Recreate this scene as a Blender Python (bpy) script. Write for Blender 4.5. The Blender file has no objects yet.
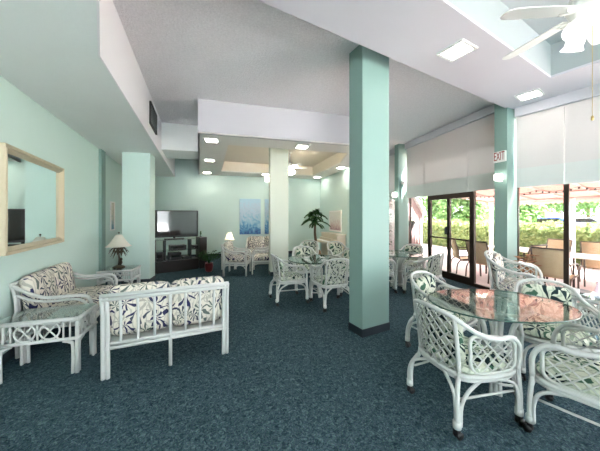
import bpy, math, random
from mathutils import Vector, Matrix
random.seed(7)
S = bpy.context.scene
C = S.collection
R = math.radians
PI = math.pi

# ------------------------------------------------------------------ camera
cam_d = bpy.data.cameras.new('camera')
cam = bpy.data.objects.new('camera', cam_d)
C.objects.link(cam)
cam_d.sensor_width = 36.0
cam_d.lens = 15.0
cam_d.shift_y = -9.5 / 600
cam_d.clip_start = 0.05
cam_d.clip_end = 400
cam.location = (0, 0, 1.5)
cam.rotation_euler = (R(90), 0, 0)
S.camera = cam

# ------------------------------------------------------------------ world, sun, exposure
W = bpy.data.worlds.new('world')
S.world = W
W.use_nodes = True
wn = W.node_tree.nodes
wn['Background'].inputs['Color'].default_value = (0.94, 0.96, 1.0, 1)
wn['Background'].inputs['Strength'].default_value = 2.0
sun_d = bpy.data.lights.new('sun', 'SUN')
sun_d.energy = 22.0
sun_d.angle = R(2)
sun_d.color = (1, 0.975, 0.96)
sun = bpy.data.objects.new('sun', sun_d)
C.objects.link(sun)
sun.rotation_euler = (R(32), R(8), R(60))
S.view_settings.view_transform = 'Standard'
S.view_settings.look = 'None'
S.view_settings.gamma = 1.0
S.view_settings.use_curve_mapping = False
S.view_settings.exposure = 2.5
LAMP = 24.0          # radiance of the square ceiling lights

# ------------------------------------------------------------------ materials
def newmat(name):
    m = bpy.data.materials.new(name)
    m.use_nodes = True
    nt = m.node_tree
    return m, nt, nt.nodes['Principled BSDF']

def plain(name, col, rough=0.6, metal=0.0, bump=0.0, bscale=60, var=0.0, vscale=3.0, spec=0.5):
    m, nt, b = newmat(name)
    b.inputs['Roughness'].default_value = rough
    b.inputs['Metallic'].default_value = metal
    b.inputs['Specular IOR Level'].default_value = spec
    tc = nt.nodes.new('ShaderNodeTexCoord')
    nz = nt.nodes.new('ShaderNodeTexNoise')
    nz.inputs['Scale'].default_value = vscale
    nz.inputs['Detail'].default_value = 4
    nt.links.new(tc.outputs['Object'], nz.inputs['Vector'])
    mx = nt.nodes.new('ShaderNodeMix')
    mx.data_type = 'RGBA'
    v = var if var else 0.03
    mx.inputs[6].default_value = tuple(c * (1 - v) for c in col) + (1,)
    mx.inputs[7].default_value = tuple(min(1, c * (1 + v)) for c in col) + (1,)
    nt.links.new(nz.outputs['Fac'], mx.inputs[0])
    nt.links.new(mx.outputs[2], b.inputs['Base Color'])
    if bump:
        n2 = nt.nodes.new('ShaderNodeTexNoise')
        n2.inputs['Scale'].default_value = bscale
        n2.inputs['Detail'].default_value = 3
        nt.links.new(tc.outputs['Object'], n2.inputs['Vector'])
        bp = nt.nodes.new('ShaderNodeBump')
        bp.inputs['Strength'].default_value = bump
        bp.inputs['Distance'].default_value = 0.02
        nt.links.new(n2.outputs['Fac'], bp.inputs['Height'])
        nt.links.new(bp.outputs['Normal'], b.inputs['Normal'])
    return m

def emit(name, col, strength):
    m, nt, b = newmat(name)
    b.inputs['Base Color'].default_value = tuple(col) + (1,)
    b.inputs['Emission Color'].default_value = tuple(col) + (1,)
    b.inputs['Emission Strength'].default_value = strength
    return m

def thin_glass(name, tint=(0.97, 0.99, 0.98), ior=1.5, rough=0.0):
    m, nt, b = newmat(name)
    nt.nodes.remove(b)
    out = nt.nodes['Material Output']
    tr = nt.nodes.new('ShaderNodeBsdfTransparent')
    tr.inputs['Color'].default_value = tuple(tint) + (1,)
    gl = nt.nodes.new('ShaderNodeBsdfGlossy')
    gl.inputs['Roughness'].default_value = rough
    lw_ = nt.nodes.new('ShaderNodeLayerWeight')
    lw_.inputs['Blend'].default_value = 0.5
    pw = nt.nodes.new('ShaderNodeMath'); pw.operation = 'POWER'; pw.inputs[1].default_value = 5.0
    nt.links.new(lw_.outputs['Facing'], pw.inputs[0])
    f0 = ((ior - 1) / (ior + 1)) ** 2
    fr = nt.nodes.new('ShaderNodeMath'); fr.operation = 'MULTIPLY_ADD'
    fr.inputs[1].default_value = 1 - f0; fr.inputs[2].default_value = f0
    nt.links.new(pw.outputs[0], fr.inputs[0])
    ms = nt.nodes.new('ShaderNodeMixShader')
    nt.links.new(fr.outputs[0], ms.inputs[0])
    nt.links.new(tr.outputs[0], ms.inputs[1])
    nt.links.new(gl.outputs[0], ms.inputs[2])
    nt.links.new(ms.outputs[0], out.inputs['Surface'])
    return m

def carpet_mat():
    m, nt, b = newmat('carpet')
    tc = nt.nodes.new('ShaderNodeTexCoord')
    n1 = nt.nodes.new('ShaderNodeTexNoise')
    n1.inputs['Scale'].default_value = 34
    n1.inputs['Detail'].default_value = 5
    n1.inputs['Roughness'].default_value = 0.75
    n1.inputs['Distortion'].default_value = 1.5
    nt.links.new(tc.outputs['Object'], n1.inputs['Vector'])
    r1 = nt.nodes.new('ShaderNodeValToRGB')
    e = r1.color_ramp.elements
    e[0].position = 0.36; e[0].color = (0.013, 0.030, 0.046, 1)
    e[1].position = 0.66; e[1].color = (0.125, 0.195, 0.215, 1)
    q = e.new(0.50); q.color = (0.040, 0.078, 0.098, 1)
    nt.links.new(n1.outputs['Fac'], r1.inputs['Fac'])
    n2 = nt.nodes.new('ShaderNodeTexNoise')
    n2.inputs['Scale'].default_value = 160
    n2.inputs['Detail'].default_value = 2
    nt.links.new(tc.outputs['Object'], n2.inputs['Vector'])
    mx = nt.nodes.new('ShaderNodeMix'); mx.data_type = 'RGBA'; mx.blend_type = 'OVERLAY'
    mx.inputs[0].default_value = 0.5
    nt.links.new(r1.outputs['Color'], mx.inputs[6])
    nt.links.new(n2.outputs['Color'], mx.inputs[7])
    hs = nt.nodes.new('ShaderNodeHueSaturation')
    hs.inputs['Saturation'].default_value = 0.95
    nt.links.new(mx.outputs[2], hs.inputs['Color'])
    nt.links.new(hs.outputs['Color'], b.inputs['Base Color'])
    b.inputs['Roughness'].default_value = 1.0
    b.inputs['Specular IOR Level'].default_value = 0.05
    bp = nt.nodes.new('ShaderNodeBump'); bp.inputs['Strength'].default_value = 0.6
    bp.inputs['Distance'].default_value = 0.01
    nt.links.new(n1.outputs['Fac'], bp.inputs['Height'])
    nt.links.new(bp.outputs['Normal'], b.inputs['Normal'])
    return m

def floral_mat(name, base, dark, mid, scale=6.5, petals=7.0, fill=0.22):
    """cream cloth printed with fans of leaves and coral sprays"""
    m, nt, b = newmat(name)
    N = nt.nodes.new; L = nt.links.new
    tc = N('ShaderNodeTexCoord')
    wob = N('ShaderNodeTexNoise'); wob.inputs['Scale'].default_value = 11; wob.inputs['Detail'].default_value = 1
    L(tc.outputs['Object'], wob.inputs['Vector'])
    vm = N('ShaderNodeVectorMath'); vm.operation = 'MULTIPLY_ADD'
    vm.inputs[1].default_value = (0.05,) * 3
    L(wob.outputs['Color'], vm.inputs[0]); L(tc.outputs['Object'], vm.inputs[2])
    vo = N('ShaderNodeTexVoronoi'); vo.inputs['Scale'].default_value = scale
    L(vm.outputs[0], vo.inputs['Vector'])
    sc = N('ShaderNodeVectorMath'); sc.operation = 'SCALE'; sc.inputs['Scale'].default_value = 1.0
    L(vm.outputs[0], sc.inputs[0])
    sub = N('ShaderNodeVectorMath'); sub.operation = 'SUBTRACT'
    L(sc.outputs[0], sub.inputs[0]); L(vo.outputs['Position'], sub.inputs[1])
    sp = N('ShaderNodeSeparateXYZ'); L(sub.outputs[0], sp.inputs[0])
    yz = N('ShaderNodeMath'); yz.operation = 'ADD'
    L(sp.outputs['Y'], yz.inputs[0]); L(sp.outputs['Z'], yz.inputs[1])
    at = N('ShaderNodeMath'); at.operation = 'ARCTAN2'
    L(sp.outputs['X'], at.inputs[0]); L(yz.outputs[0], at.inputs[1])
    ml = N('ShaderNodeMath'); ml.operation = 'MULTIPLY'; ml.inputs[1].default_value = petals
    L(at.outputs[0], ml.inputs[0])
    sn = N('ShaderNodeMath'); sn.operation = 'SINE'; L(ml.outputs[0], sn.inputs[0])
    ds = N('ShaderNodeMath'); ds.operation = 'MULTIPLY'; ds.inputs[1].default_value = 1.1
    L(vo.outputs['Distance'], ds.inputs[0])
    df = N('ShaderNodeMath'); df.operation = 'SUBTRACT'
    L(sn.outputs[0], df.inputs[0]); L(ds.outputs[0], df.inputs[1])
    rp = N('ShaderNodeValToRGB')
    rp.color_ramp.elements[0].position = 0.0; rp.color_ramp.elements[0].color = (0, 0, 0, 1)
    off = N('ShaderNodeMath'); off.operation = 'ADD'; off.inputs[1].default_value = fill; L(df.outputs[0], off.inputs[0])
    rp.color_ramp.elements[1].position = 0.18; rp.color_ramp.elements[1].color = (1, 1, 1, 1)
    L(off.outputs[0], rp.inputs['Fac'])
    cs = N('ShaderNodeSeparateColor'); L(vo.outputs['Color'], cs.inputs[0])
    cr = N('ShaderNodeValToRGB'); cr.color_ramp.interpolation = 'CONSTANT'
    ce = cr.color_ramp.elements
    ce[0].position = 0; ce[0].color = tuple(dark) + (1,)
    ce[1].position = 0.38; ce[1].color = tuple(mid) + (1,)
    q = ce.new(0.7); q.color = tuple(0.5 * (a + c) for a, c in zip(mid, base)) + (1,)
    q = ce.new(0.86); q.color = tuple(0.6 * a + 0.4 * c for a, c in zip(dark, mid)) + (1,)
    L(cs.outputs[0], cr.inputs['Fac'])
    # fine veins over the cream ground
    wv = N('ShaderNodeTexWave'); wv.inputs['Scale'].default_value = 7; wv.inputs['Distortion'].default_value = 14
    wv.inputs['Detail'].default_value = 2
    L(tc.outputs['Object'], wv.inputs['Vector'])
    wr = N('ShaderNodeValToRGB')
    wr.color_ramp.elements[0].position = 0.0; wr.color_ramp.elements[0].color = tuple(0.4 * a + 0.6 * c for a, c in zip(mid, base)) + (1,)
    wr.color_ramp.elements[1].position = 0.22; wr.color_ramp.elements[1].color = tuple(base) + (1,)
    L(wv.outputs['Color'], wr.inputs['Fac'])
    mx = N('ShaderNodeMix'); mx.data_type = 'RGBA'
    L(rp.outputs['Color'], mx.inputs[0]); L(wr.outputs['Color'], mx.inputs[6]); L(cr.outputs['Color'], mx.inputs[7])
    L(mx.outputs[2], b.inputs['Base Color'])
    b.inputs['Roughness'].default_value = 0.9
    b.inputs['Specular IOR Level'].default_value = 0.15
    return m

def leaf_mat(name, c0, c1, trans=0.3):
    m, nt, b = newmat(name)
    nt.nodes.remove(b)
    out = nt.nodes['Material Output']
    N = nt.nodes.new; L = nt.links.new
    tc = N('ShaderNodeTexCoord'); nz = N('ShaderNodeTexNoise'); nz.inputs['Scale'].default_value = 6
    nz.inputs['Detail'].default_value = 6
    L(tc.outputs['Object'], nz.inputs['Vector'])
    cr = N('ShaderNodeValToRGB')
    cr.color_ramp.elements[0].position = 0.3; cr.color_ramp.elements[0].color = tuple(c0) + (1,)
    cr.color_ramp.elements[1].position = 0.7; cr.color_ramp.elements[1].color = tuple(c1) + (1,)
    L(nz.outputs['Fac'], cr.inputs['Fac'])
    d = N('ShaderNodeBsdfDiffuse'); t = N('ShaderNodeBsdfTranslucent'); ms = N('ShaderNodeMixShader')
    L(cr.outputs['Color'], d.inputs['Color']); L(cr.outputs['Color'], t.inputs['Color'])
    ms.inputs[0].default_value = trans
    L(d.outputs[0], ms.inputs[1]); L(t.outputs[0], ms.inputs[2]); L(ms.outputs[0], out.inputs['Surface'])
    return m

def cloth_glow(name, col, trans=0.4):
    m, nt, b = newmat(name)
    nt.nodes.remove(b)
    out = nt.nodes['Material Output']
    N = nt.nodes.new; L = nt.links.new
    tc = N('ShaderNodeTexCoord'); nz = N('ShaderNodeTexNoise'); nz.inputs['Scale'].default_value = 250
    L(tc.outputs['Object'], nz.inputs['Vector'])
    mx = N('ShaderNodeMix'); mx.data_type = 'RGBA'
    mx.inputs[6].default_value = tuple(c * 0.96 for c in col) + (1,)
    mx.inputs[7].default_value = tuple(col) + (1,)
    L(nz.outputs['Fac'], mx.inputs[0])
    d = N('ShaderNodeBsdfDiffuse'); t = N('ShaderNodeBsdfTranslucent'); ms = N('ShaderNodeMixShader')
    L(mx.outputs[2], d.inputs['Color']); L(mx.outputs[2], t.inputs['Color'])
    ms.inputs[0].default_value = trans
    L(d.outputs[0], ms.inputs[1]); L(t.outputs[0], ms.inputs[2]); L(ms.outputs[0], out.inputs['Surface'])
    return m

def art_mat(name, cols, scale=3.0, dist=2.0):
    m, nt, b = newmat(name)
    N = nt.nodes.new; L = nt.links.new
    tc = N('ShaderNodeTexCoord'); nz = N('ShaderNodeTexNoise')
    nz.inputs['Scale'].default_value = scale; nz.inputs['Detail'].default_value = 5; nz.inputs['Distortion'].default_value = dist
    L(tc.outputs['Object'], nz.inputs['Vector'])
    sp = N('ShaderNodeSeparateXYZ'); L(tc.outputs['Generated'], sp.inputs[0])
    ad = N('ShaderNodeMath'); ad.operation = 'MULTIPLY_ADD'; ad.inputs[1].default_value = 0.55
    L(sp.outputs['Z'], ad.inputs[0]); 
    m2 = N('ShaderNodeMath'); m2.operation = 'MULTIPLY'; m2.inputs[1].default_value = 0.7
    L(nz.outputs['Fac'], m2.inputs[0]); L(m2.outputs[0], ad.inputs[2])
    cr = N('ShaderNodeValToRGB'); e = cr.color_ramp.elements
    n = len(cols)
    e[0].position = 0.28; e[0].color = tuple(cols[0]) + (1,)
    e[1].position = 0.85; e[1].color = tuple(cols[-1]) + (1,)
    for i in range(1, n - 1):
        q = e.new(0.28 + 0.57 * i / (n - 1)); q.color = tuple(cols[i]) + (1,)
    L(ad.outputs[0], cr.inputs['Fac']); L(cr.outputs['Color'], b.inputs['Base Color'])
    b.inputs['Roughness'].default_value = 0.5
    return m

M = {}
M['carpet'] = carpet_mat()
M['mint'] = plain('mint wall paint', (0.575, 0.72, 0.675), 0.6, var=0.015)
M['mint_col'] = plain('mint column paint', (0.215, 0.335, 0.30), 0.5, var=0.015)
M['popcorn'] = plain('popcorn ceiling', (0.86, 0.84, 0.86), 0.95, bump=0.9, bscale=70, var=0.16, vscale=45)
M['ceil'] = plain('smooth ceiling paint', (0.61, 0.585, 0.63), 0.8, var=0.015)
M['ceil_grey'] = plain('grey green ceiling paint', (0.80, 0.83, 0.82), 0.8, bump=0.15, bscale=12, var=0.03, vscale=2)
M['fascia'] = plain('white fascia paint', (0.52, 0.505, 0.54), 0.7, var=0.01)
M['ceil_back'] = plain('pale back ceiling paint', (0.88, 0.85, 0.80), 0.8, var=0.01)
M['fascia_lit'] = plain('bright fascia paint', (0.84, 0.81, 0.84), 0.7, var=0.01)  # same white fascia paint, with its stronger light painted into the colour
M['col_cream'] = plain('pale cream column paint', (0.60, 0.64, 0.545), 0.5, var=0.01)
M['cream_in'] = plain('cream recess paint', (0.88, 0.80, 0.69), 0.7)
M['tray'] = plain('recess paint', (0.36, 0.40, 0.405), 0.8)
M['base'] = plain('dark vinyl baseboard', (0.015, 0.025, 0.035), 0.5)
M['rattan'] = plain('white rattan', (0.54, 0.555, 0.54), 0.38, var=0.05, vscale=25)
M['wrap'] = plain('white rattan weave', (0.47, 0.49, 0.46), 0.5, var=0.08, vscale=40)
M['white'] = plain('white paint', (0.82, 0.81, 0.78), 0.4)
M['bronze'] = plain('bronze aluminium', (0.035, 0.022, 0.016), 0.4, metal=0.5)
M['wood'] = plain('espresso wood', (0.014, 0.008, 0.007), 0.35, var=0.3, vscale=8)
M['black'] = plain('black plastic', (0.012, 0.012, 0.013), 0.4)
M['screen'] = plain('glossy screen', (0.02, 0.015, 0.015), 0.06, spec=1.0)
M['silver'] = plain('champagne frame', (0.55, 0.47, 0.34), 0.4, metal=0.25, bump=0.3, bscale=90)
M['mirror'] = plain('mirror', (0.86, 0.92, 0.90), 0.01, metal=1.0)
M['glass'] = thin_glass('window glass', (0.97, 0.99, 0.98), 1.45)
M['tglass'] = thin_glass('table glass', (0.90, 0.96, 0.93), 2.5)
M['tedge'] = plain('glass edge', (0.03, 0.09, 0.075), 0.15)
M['floral'] = floral_mat('floral cushion cloth', (0.66, 0.62, 0.54), (0.028, 0.03, 0.085), (0.11, 0.135, 0.125), 8.0, 7)
M['leafy'] = floral_mat('leaf print cushion cloth', (0.60, 0.63, 0.52), (0.015, 0.035, 0.04), (0.055, 0.13, 0.085), 6.8, 6, 0.3)
M['shade'] = cloth_glow('roller blind cloth', (0.66, 0.63, 0.62), 0.13)
M['band'] = plain('double blind cloth', (0.62, 0.65, 0.63), 0.9)
M['lampshade'] = cloth_glow('lamp shade cloth', (0.85, 0.81, 0.72), 0.35)
M['frost'] = emit('lit frosted glass', (1.0, 0.97, 0.92), 0.45)
M['frost_warm'] = emit('lit warm frosted glass', (1.0, 0.86, 0.66), 9)
M['diff'] = emit('lit diffuser', (1.0, 0.965, 0.92), LAMP * 0.2)
M['warmdiff'] = emit('warm lit diffuser', (1.0, 0.93, 0.84), LAMP * 0.38)
M['bronzepalm'] = plain('antique bronze', (0.05, 0.04, 0.025), 0.45, metal=0.6, var=0.3, vscale=20)
M['brass'] = plain('brass', (0.5, 0.36, 0.14), 0.3, metal=0.9)
M['fanwhite'] = plain('white fan enamel', (0.80, 0.80, 0.77), 0.35)
M['palm'] = leaf_mat('palm leaves', (0.012, 0.04, 0.018), (0.06, 0.13, 0.05), 0.15)
M['trunk'] = plain('brown bark', (0.12, 0.075, 0.04), 0.8, bump=0.6, bscale=40, var=0.3, vscale=20)
M['basket'] = plain('woven basket', (0.30, 0.17, 0.09), 0.8, bump=0.8, bscale=70, var=0.3, vscale=30)
M['piano'] = plain('cream piano lacquer', (0.72, 0.62, 0.47), 0.3)
M['hedge'] = leaf_mat('hedge leaves', (0.07, 0.11, 0.04), (0.25, 0.28, 0.12), 0.3)
M['tree'] = leaf_mat('tree leaves', (0.06, 0.12, 0.045), (0.22, 0.32, 0.13), 0.3)
M['deck'] = plain('pink patio concrete', (0.43, 0.33, 0.315), 0.8, var=0.08, vscale=3)
M['bounce_ground'] = plain('pale bounce ground', (0.83, 0.82, 0.84), 0.8)
M['lawn'] = plain('grass', (0.12, 0.18, 0.06), 0.9, var=0.25, vscale=8)
M['road'] = plain('pale asphalt', (0.26, 0.22, 0.215), 0.9)
M['awning'] = cloth_glow('coral awning canvas', (0.50, 0.30, 0.26), 0.10)
M['awning_frame'] = plain('pink awning frame paint', (0.45, 0.30, 0.28), 0.6)
M['pinkwall'] = plain('pink siding', (0.25, 0.175, 0.168), 0.8)
M['sling'] = plain('tan sling fabric', (0.50, 0.36, 0.23), 0.8)
M['patio_metal'] = plain('brown patio metal', (0.07, 0.045, 0.035), 0.4, metal=0.4)
M['red'] = plain('red glaze', (0.16, 0.02, 0.025), 0.3)
M['exit_red'] = plain('red sign lettering', (0.30, 0.012, 0.012), 0.4)
M['blue'] = plain('blue car paint', (0.03, 0.07, 0.35), 0.3)
M['silvercar'] = plain('silver car paint', (0.5, 0.5, 0.52), 0.3)
M['art_blue'] = art_mat('blue seascape print', [(0.02, 0.06, 0.25), (0.08, 0.28, 0.50), (0.30, 0.50, 0.62), (0.45, 0.55, 0.66), (0.40, 0.60, 0.72)], 3.5, 2.5)
M['art_heron'] = art_mat('pale print', [(0.05, 0.20, 0.33), (0.20, 0.35, 0.42), (0.62, 0.55, 0.45), (0.68, 0.62, 0.52)], 5, 1)
M['art_pale'] = art_mat('pale floral print', [(0.35, 0.20, 0.25), (0.6, 0.45, 0.42), (0.75, 0.72, 0.66), (0.78, 0.77, 0.72)], 6, 2)
M['ventgrey'] = plain('grey vent metal', (0.28, 0.29, 0.30), 0.5, metal=0.3)
M['ventdark'] = plain('vent shadow gap', (0.05, 0.05, 0.05), 0.9)
M['plate'] = plain('pale blue enamel', (0.55, 0.62, 0.72), 0.3)
M['flower'] = plain('dried russet petals', (0.30, 0.13, 0.06), 0.8, var=0.4, vscale=30)
M['pinkglass'] = plain('pink glass', (0.75, 0.55, 0.62), 0.1)

# ------------------------------------------------------------------ mesh builder
class MB:
    def __init__(s):
        s.v = []; s.f = []; s.sm = []
    def add(s, vs, fs, smooth=False):
        o = len(s.v)
        s.v += [tuple(p) for p in vs]
        for f in fs:
            s.f.append(tuple(i + o for i in f)); s.sm.append(smooth)
        return s
    def box(s, c, d, rz=0.0, rx=0.0, ry=0.0):
        m = Matrix.Rotation(rz, 3, 'Z') @ Matrix.Rotation(rx, 3, 'X') @ Matrix.Rotation(ry, 3, 'Y')
        vs = []
        for x in (-1, 1):
            for y in (-1, 1):
                for z in (-1, 1):
                    vs.append(Vector(c) + m @ Vector((x * d[0] / 2, y * d[1] / 2, z * d[2] / 2)))
        return s.add(vs, [(0, 1, 3, 2), (4, 6, 7, 5), (0, 4, 5, 1), (2, 3, 7, 6), (0, 2, 6, 4), (1, 5, 7, 3)])
    def rbox(s, c, d, b=0.01, rz=0.0):
        """box with chamfered vertical and horizontal edges"""
        m = Matrix.Rotation(rz, 3, 'Z')
        hx, hy, hz = d[0] / 2, d[1] / 2, d[2] / 2
        def ring(x, y, z, q):
            return [(-x + q, -y, z), (x - q, -y, z), (x, -y + q, z), (x, y - q, z), (x - q, y, z), (-x + q, y, z), (-x, y - q, z), (-x, -y + q, z)]
        rs = [ring(hx - b, hy - b, -hz, b), ring(hx, hy, -hz + b, b), ring(hx, hy, hz - b, b), ring(hx - b, hy - b, hz, b)]
        vs = [Vector(c) + m @ Vector(p) for r_ in rs for p in r_]
        fs = [tuple(reversed(range(8))), tuple(range(24, 32))]
        for k in range(3):
            for i in range(8):
                j = (i + 1) % 8
                fs.append((k * 8 + i, k * 8 + j, k * 8 + 8 + j, k * 8 + 8 + i))
        return s.add(vs, fs)
    def prism(s, poly, z0, z1):
        n = len(poly)
        a = sum(poly[i][0] * poly[(i + 1) % n][1] - poly[(i + 1) % n][0] * poly[i][1] for i in range(n))
        if a < 0: poly = list(reversed(poly))
        vs = [(p[0], p[1], z0) for p in poly] + [(p[0], p[1], z1) for p in poly]
        fs = [tuple(reversed(range(n))), tuple(range(n, 2 * n))]
        for i in range(n):
            j = (i + 1) % n
            fs.append((i, j, n + j, n + i))
        return s.add(vs, fs)
    def hexa(s, b4, t4):
        vs = list(b4) + list(t4)
        return s.add(vs, [(3, 2, 1, 0), (4, 5, 6, 7), (0, 1, 5, 4), (1, 2, 6, 5), (2, 3, 7, 6), (3, 0, 4, 7)])
    def tube(s, pts, r, n=8, closed=False, sub=0, cap=True):
        P = [Vector(p) for p in pts]
        if sub: P = catmull(P, sub, closed)
        m = len(P)
        rr = r if isinstance(r, (list, tuple)) else [r] * m
        if len(rr) != m:
            rr = [rr[0] + (rr[-1] - rr[0]) * i / (m - 1) for i in range(m)]
        T = []
        for i in range(m):
            a = P[(i - 1) % m] if (closed or i > 0) else P[i]
            c = P[(i + 1) % m] if (closed or i < m - 1) else P[i]
            t = (c - a)
            T.append(t.normalized() if t.length > 1e-9 else Vector((0, 0, 1)))
        up = Vector((0, 0, 1)) if abs(T[0].z) < 0.9 else Vector((1, 0, 0))
        nrm = (up - T[0] * up.dot(T[0])).normalized()
        vs = []
        for i in range(m):
            nrm = nrm - T[i] * nrm.dot(T[i])
            if nrm.length < 1e-6: nrm = T[i].orthogonal()
            nrm.normalize()
            bn = T[i].cross(nrm)
            for k in range(n):
                a = 2 * PI * k / n
                vs.append(P[i] + (nrm * math.cos(a) + bn * math.sin(a)) * rr[i])
        fs = []
        for i in range(m if closed else m - 1):
            j = (i + 1) % m
            for k in range(n):
                l = (k + 1) % n
                fs.append((i * n + k, i * n + l, j * n + l, j * n + k))
        if not closed and cap:
            fs.append(tuple(reversed(range(n)))); fs.append(tuple(range((m - 1) * n, m * n)))
        return s.add(vs, fs, True)
    def lathe(s, prof, c=(0, 0, 0), n=20):
        vs = []
        for (r, z) in prof:
            for k in range(n):
                a = 2 * PI * k / n
                vs.append((c[0] + max(r, 1e-4) * math.cos(a), c[1] + max(r, 1e-4) * math.sin(a), c[2] + z))
        fs = []
        for i in range(len(prof) - 1):
            for k in range(n):
                l = (k + 1) % n
                fs.append((i * n + k, i * n + l, (i + 1) * n + l, (i + 1) * n + k))
        fs.append(tuple(reversed(range(n)))); fs.append(tuple(range((len(prof) - 1) * n, len(prof) * n)))
        return s.add(vs, fs, True)
    def cushion(s, c, d, e1=0.35, e2=0.6, rot=None, nu=36, nv=12):
        """puffed cushion: d = full size, thickness along local z"""
        m = rot or Matrix.Identity(3)
        sg = lambda x, e: math.copysign(abs(x) ** e, x)
        vs = []
        for j in range(nv + 1):
            b = -PI / 2 + PI * j / nv
            for i in range(nu):
                a = 2 * PI * i / nu
                cb = sg(math.cos(b), e2) if 0 < j < nv else 0.0
                p = Vector((d[0] / 2 * cb * sg(math.cos(a), e1), d[1] / 2 * cb * sg(math.sin(a), e1), d[2] / 2 * sg(math.sin(b), 0.8)))
                vs.append(Vector(c) + m @ p)
        fs = []
        for j in range(nv):
            for i in range(nu):
                k = (i + 1) % nu
                fs.append((j * nu + i, j * nu + k, (j + 1) * nu + k, (j + 1) * nu + i))
        return s.add(vs, fs, True)
    def sphere(s, c, r, n=12, sc=(1, 1, 1)):
        vs = []; fs = []
        for j in range(n + 1):
            b = -PI / 2 + PI * j / n
            for i in range(n):
                a = 2 * PI * i / n
                vs.append((c[0] + r * sc[0] * math.cos(b) * math.cos(a), c[1] + r * sc[1] * math.cos(b) * math.sin(a), c[2] + r * sc[2] * math.sin(b)))
        for j in range(n):
            for i in range(n):
                k = (i + 1) % n
                fs.append((j * n + i, j * n + k, (j + 1) * n + k, (j + 1) * n + i))
        return s.add(vs, fs, True)
    def lattice(s, F, nu, nv, r=0.0045, step=8):
        """crossed diagonal strips over the surface F(a, b), a and b in 0..1"""
        for sgn in (1, -1):
            k = -nv
            while k < nu + nv:
                pts = []
                for q in range(step * 4 + 1):
                    b = q / (step * 4)
                    a = (k + sgn * b * nv * 1.0 + (0 if sgn > 0 else nv)) / nu if sgn > 0 else (k + nv - b * nv) / nu
                    if -1e-6 <= a <= 1 + 1e-6: pts.append(F(min(max(a, 0), 1), b))
                if len(pts) > 1: s.tube(pts[::2] if len(pts) > 6 else pts, r, 5, cap=False)
                k += 1
        return s
    def build(s, name, mat, parent=None):
        me = bpy.data.meshes.new(name)
        me.from_pydata(s.v, [], s.f)
        me.polygons.foreach_set('use_smooth', s.sm)
        me.materials.append(mat)
        me.update()
        o = bpy.data.objects.new(name, me)
        C.objects.link(o)
        if parent is not None: o.parent = parent
        return o

def catmull(P, sub, closed=False):
    out = []
    n = len(P)
    seg = n if closed else n - 1
    for i in range(seg):
        p0 = P[(i - 1) % n] if (closed or i > 0) else P[0] * 2 - P[1]
        p1 = P[i]; p2 = P[(i + 1) % n]
        p3 = P[(i + 2) % n] if (closed or i + 2 < n) else p2 * 2 - p1
        for k in range(sub):
            t = k / sub
            out.append(0.5 * ((2 * p1) + (p2 - p0) * t + (2 * p0 - 5 * p1 + 4 * p2 - p3) * t * t + (3 * p1 - p0 - 3 * p2 + p3) * t ** 3))
    if not closed: out.append(P[-1])
    return out

def tag(o, label=None, cat=None, group=None, kind=None):
    if label: o['label'] = label
    if cat: o['category'] = cat
    if group: o['group'] = group
    if kind: o['kind'] = kind
    return o

def thing(name, label, cat, loc=(0, 0, 0), rz=0.0, group=None):
    o = bpy.data.objects.new(name, None)
    o.empty_display_size = 0.1
    C.objects.link(o)
    o.location = loc
    o.rotation_euler = (0, 0, rz)
    return tag(o, label, cat, group)

def copy_tree(o, parent=None):
    c = o.copy(); C.objects.link(c)
    if parent is not None:
        c.parent = parent
    for ch in list(o.children): copy_tree(ch, c)
    return c

def dup(root, loc, rz, label, group=None):
    c = copy_tree(root)
    c.location = loc; c.rotation_euler = (0, 0, rz)
    c['label'] = label
    if group: c['group'] = group
    return c

def struct(o):
    o['kind'] = 'structure'
    return o

def facing(dx, dy):
    """turn about z that makes a thing built facing +y face (dx, dy)"""
    return math.atan2(-dx, dy)

# ------------------------------------------------------------------ plan of the room (metres, floor z = 0)
H_MID, H_LEFT, H_NEAR, H_BACK = 3.65, 2.90, 3.40, 3.015
def lw(s): return (-2.98 - 0.407 * s, 2.48 + 0.914 * s)              # left wall line
def bw(t): return (0.83 - 0.966 * t, 10.38 - 0.259 * t)              # back wall line
Q = Vector((3.90, 4.50))                                             # bend of the window wall
UF, NF = Vector((-0.225, 0.974)), Vector((0.974, 0.225))             # far bay: along, outward
UN, NN = Vector((0.53, -0.848)), Vector((0.848, 0.53))               # near bay: along, outward
def fw(s, o=0.0): p = Q + UF * s + NF * o; return (p.x, p.y)
def nw(s, o=0.0): p = Q + UN * s + NN * o; return (p.x, p.y)

def wallseg(mb, a, b, z0, z1, th=0.12, side=1):
    a = Vector(a[:2]); b = Vector(b[:2])
    d = (b - a).normalized(); n = Vector((-d.y, d.x)) * side * th
    return mb.prism([tuple(a), tuple(b), tuple(b + n), tuple(a + n)], z0, z1)

# floor
struct(MB().prism([(-9, -5.5), (9, -5.5), nw(9.4), tuple(Q), fw(6.5), (3, 12), (-9, 12)], -0.15, 0.0).build('floor', M['carpet']))

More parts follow.
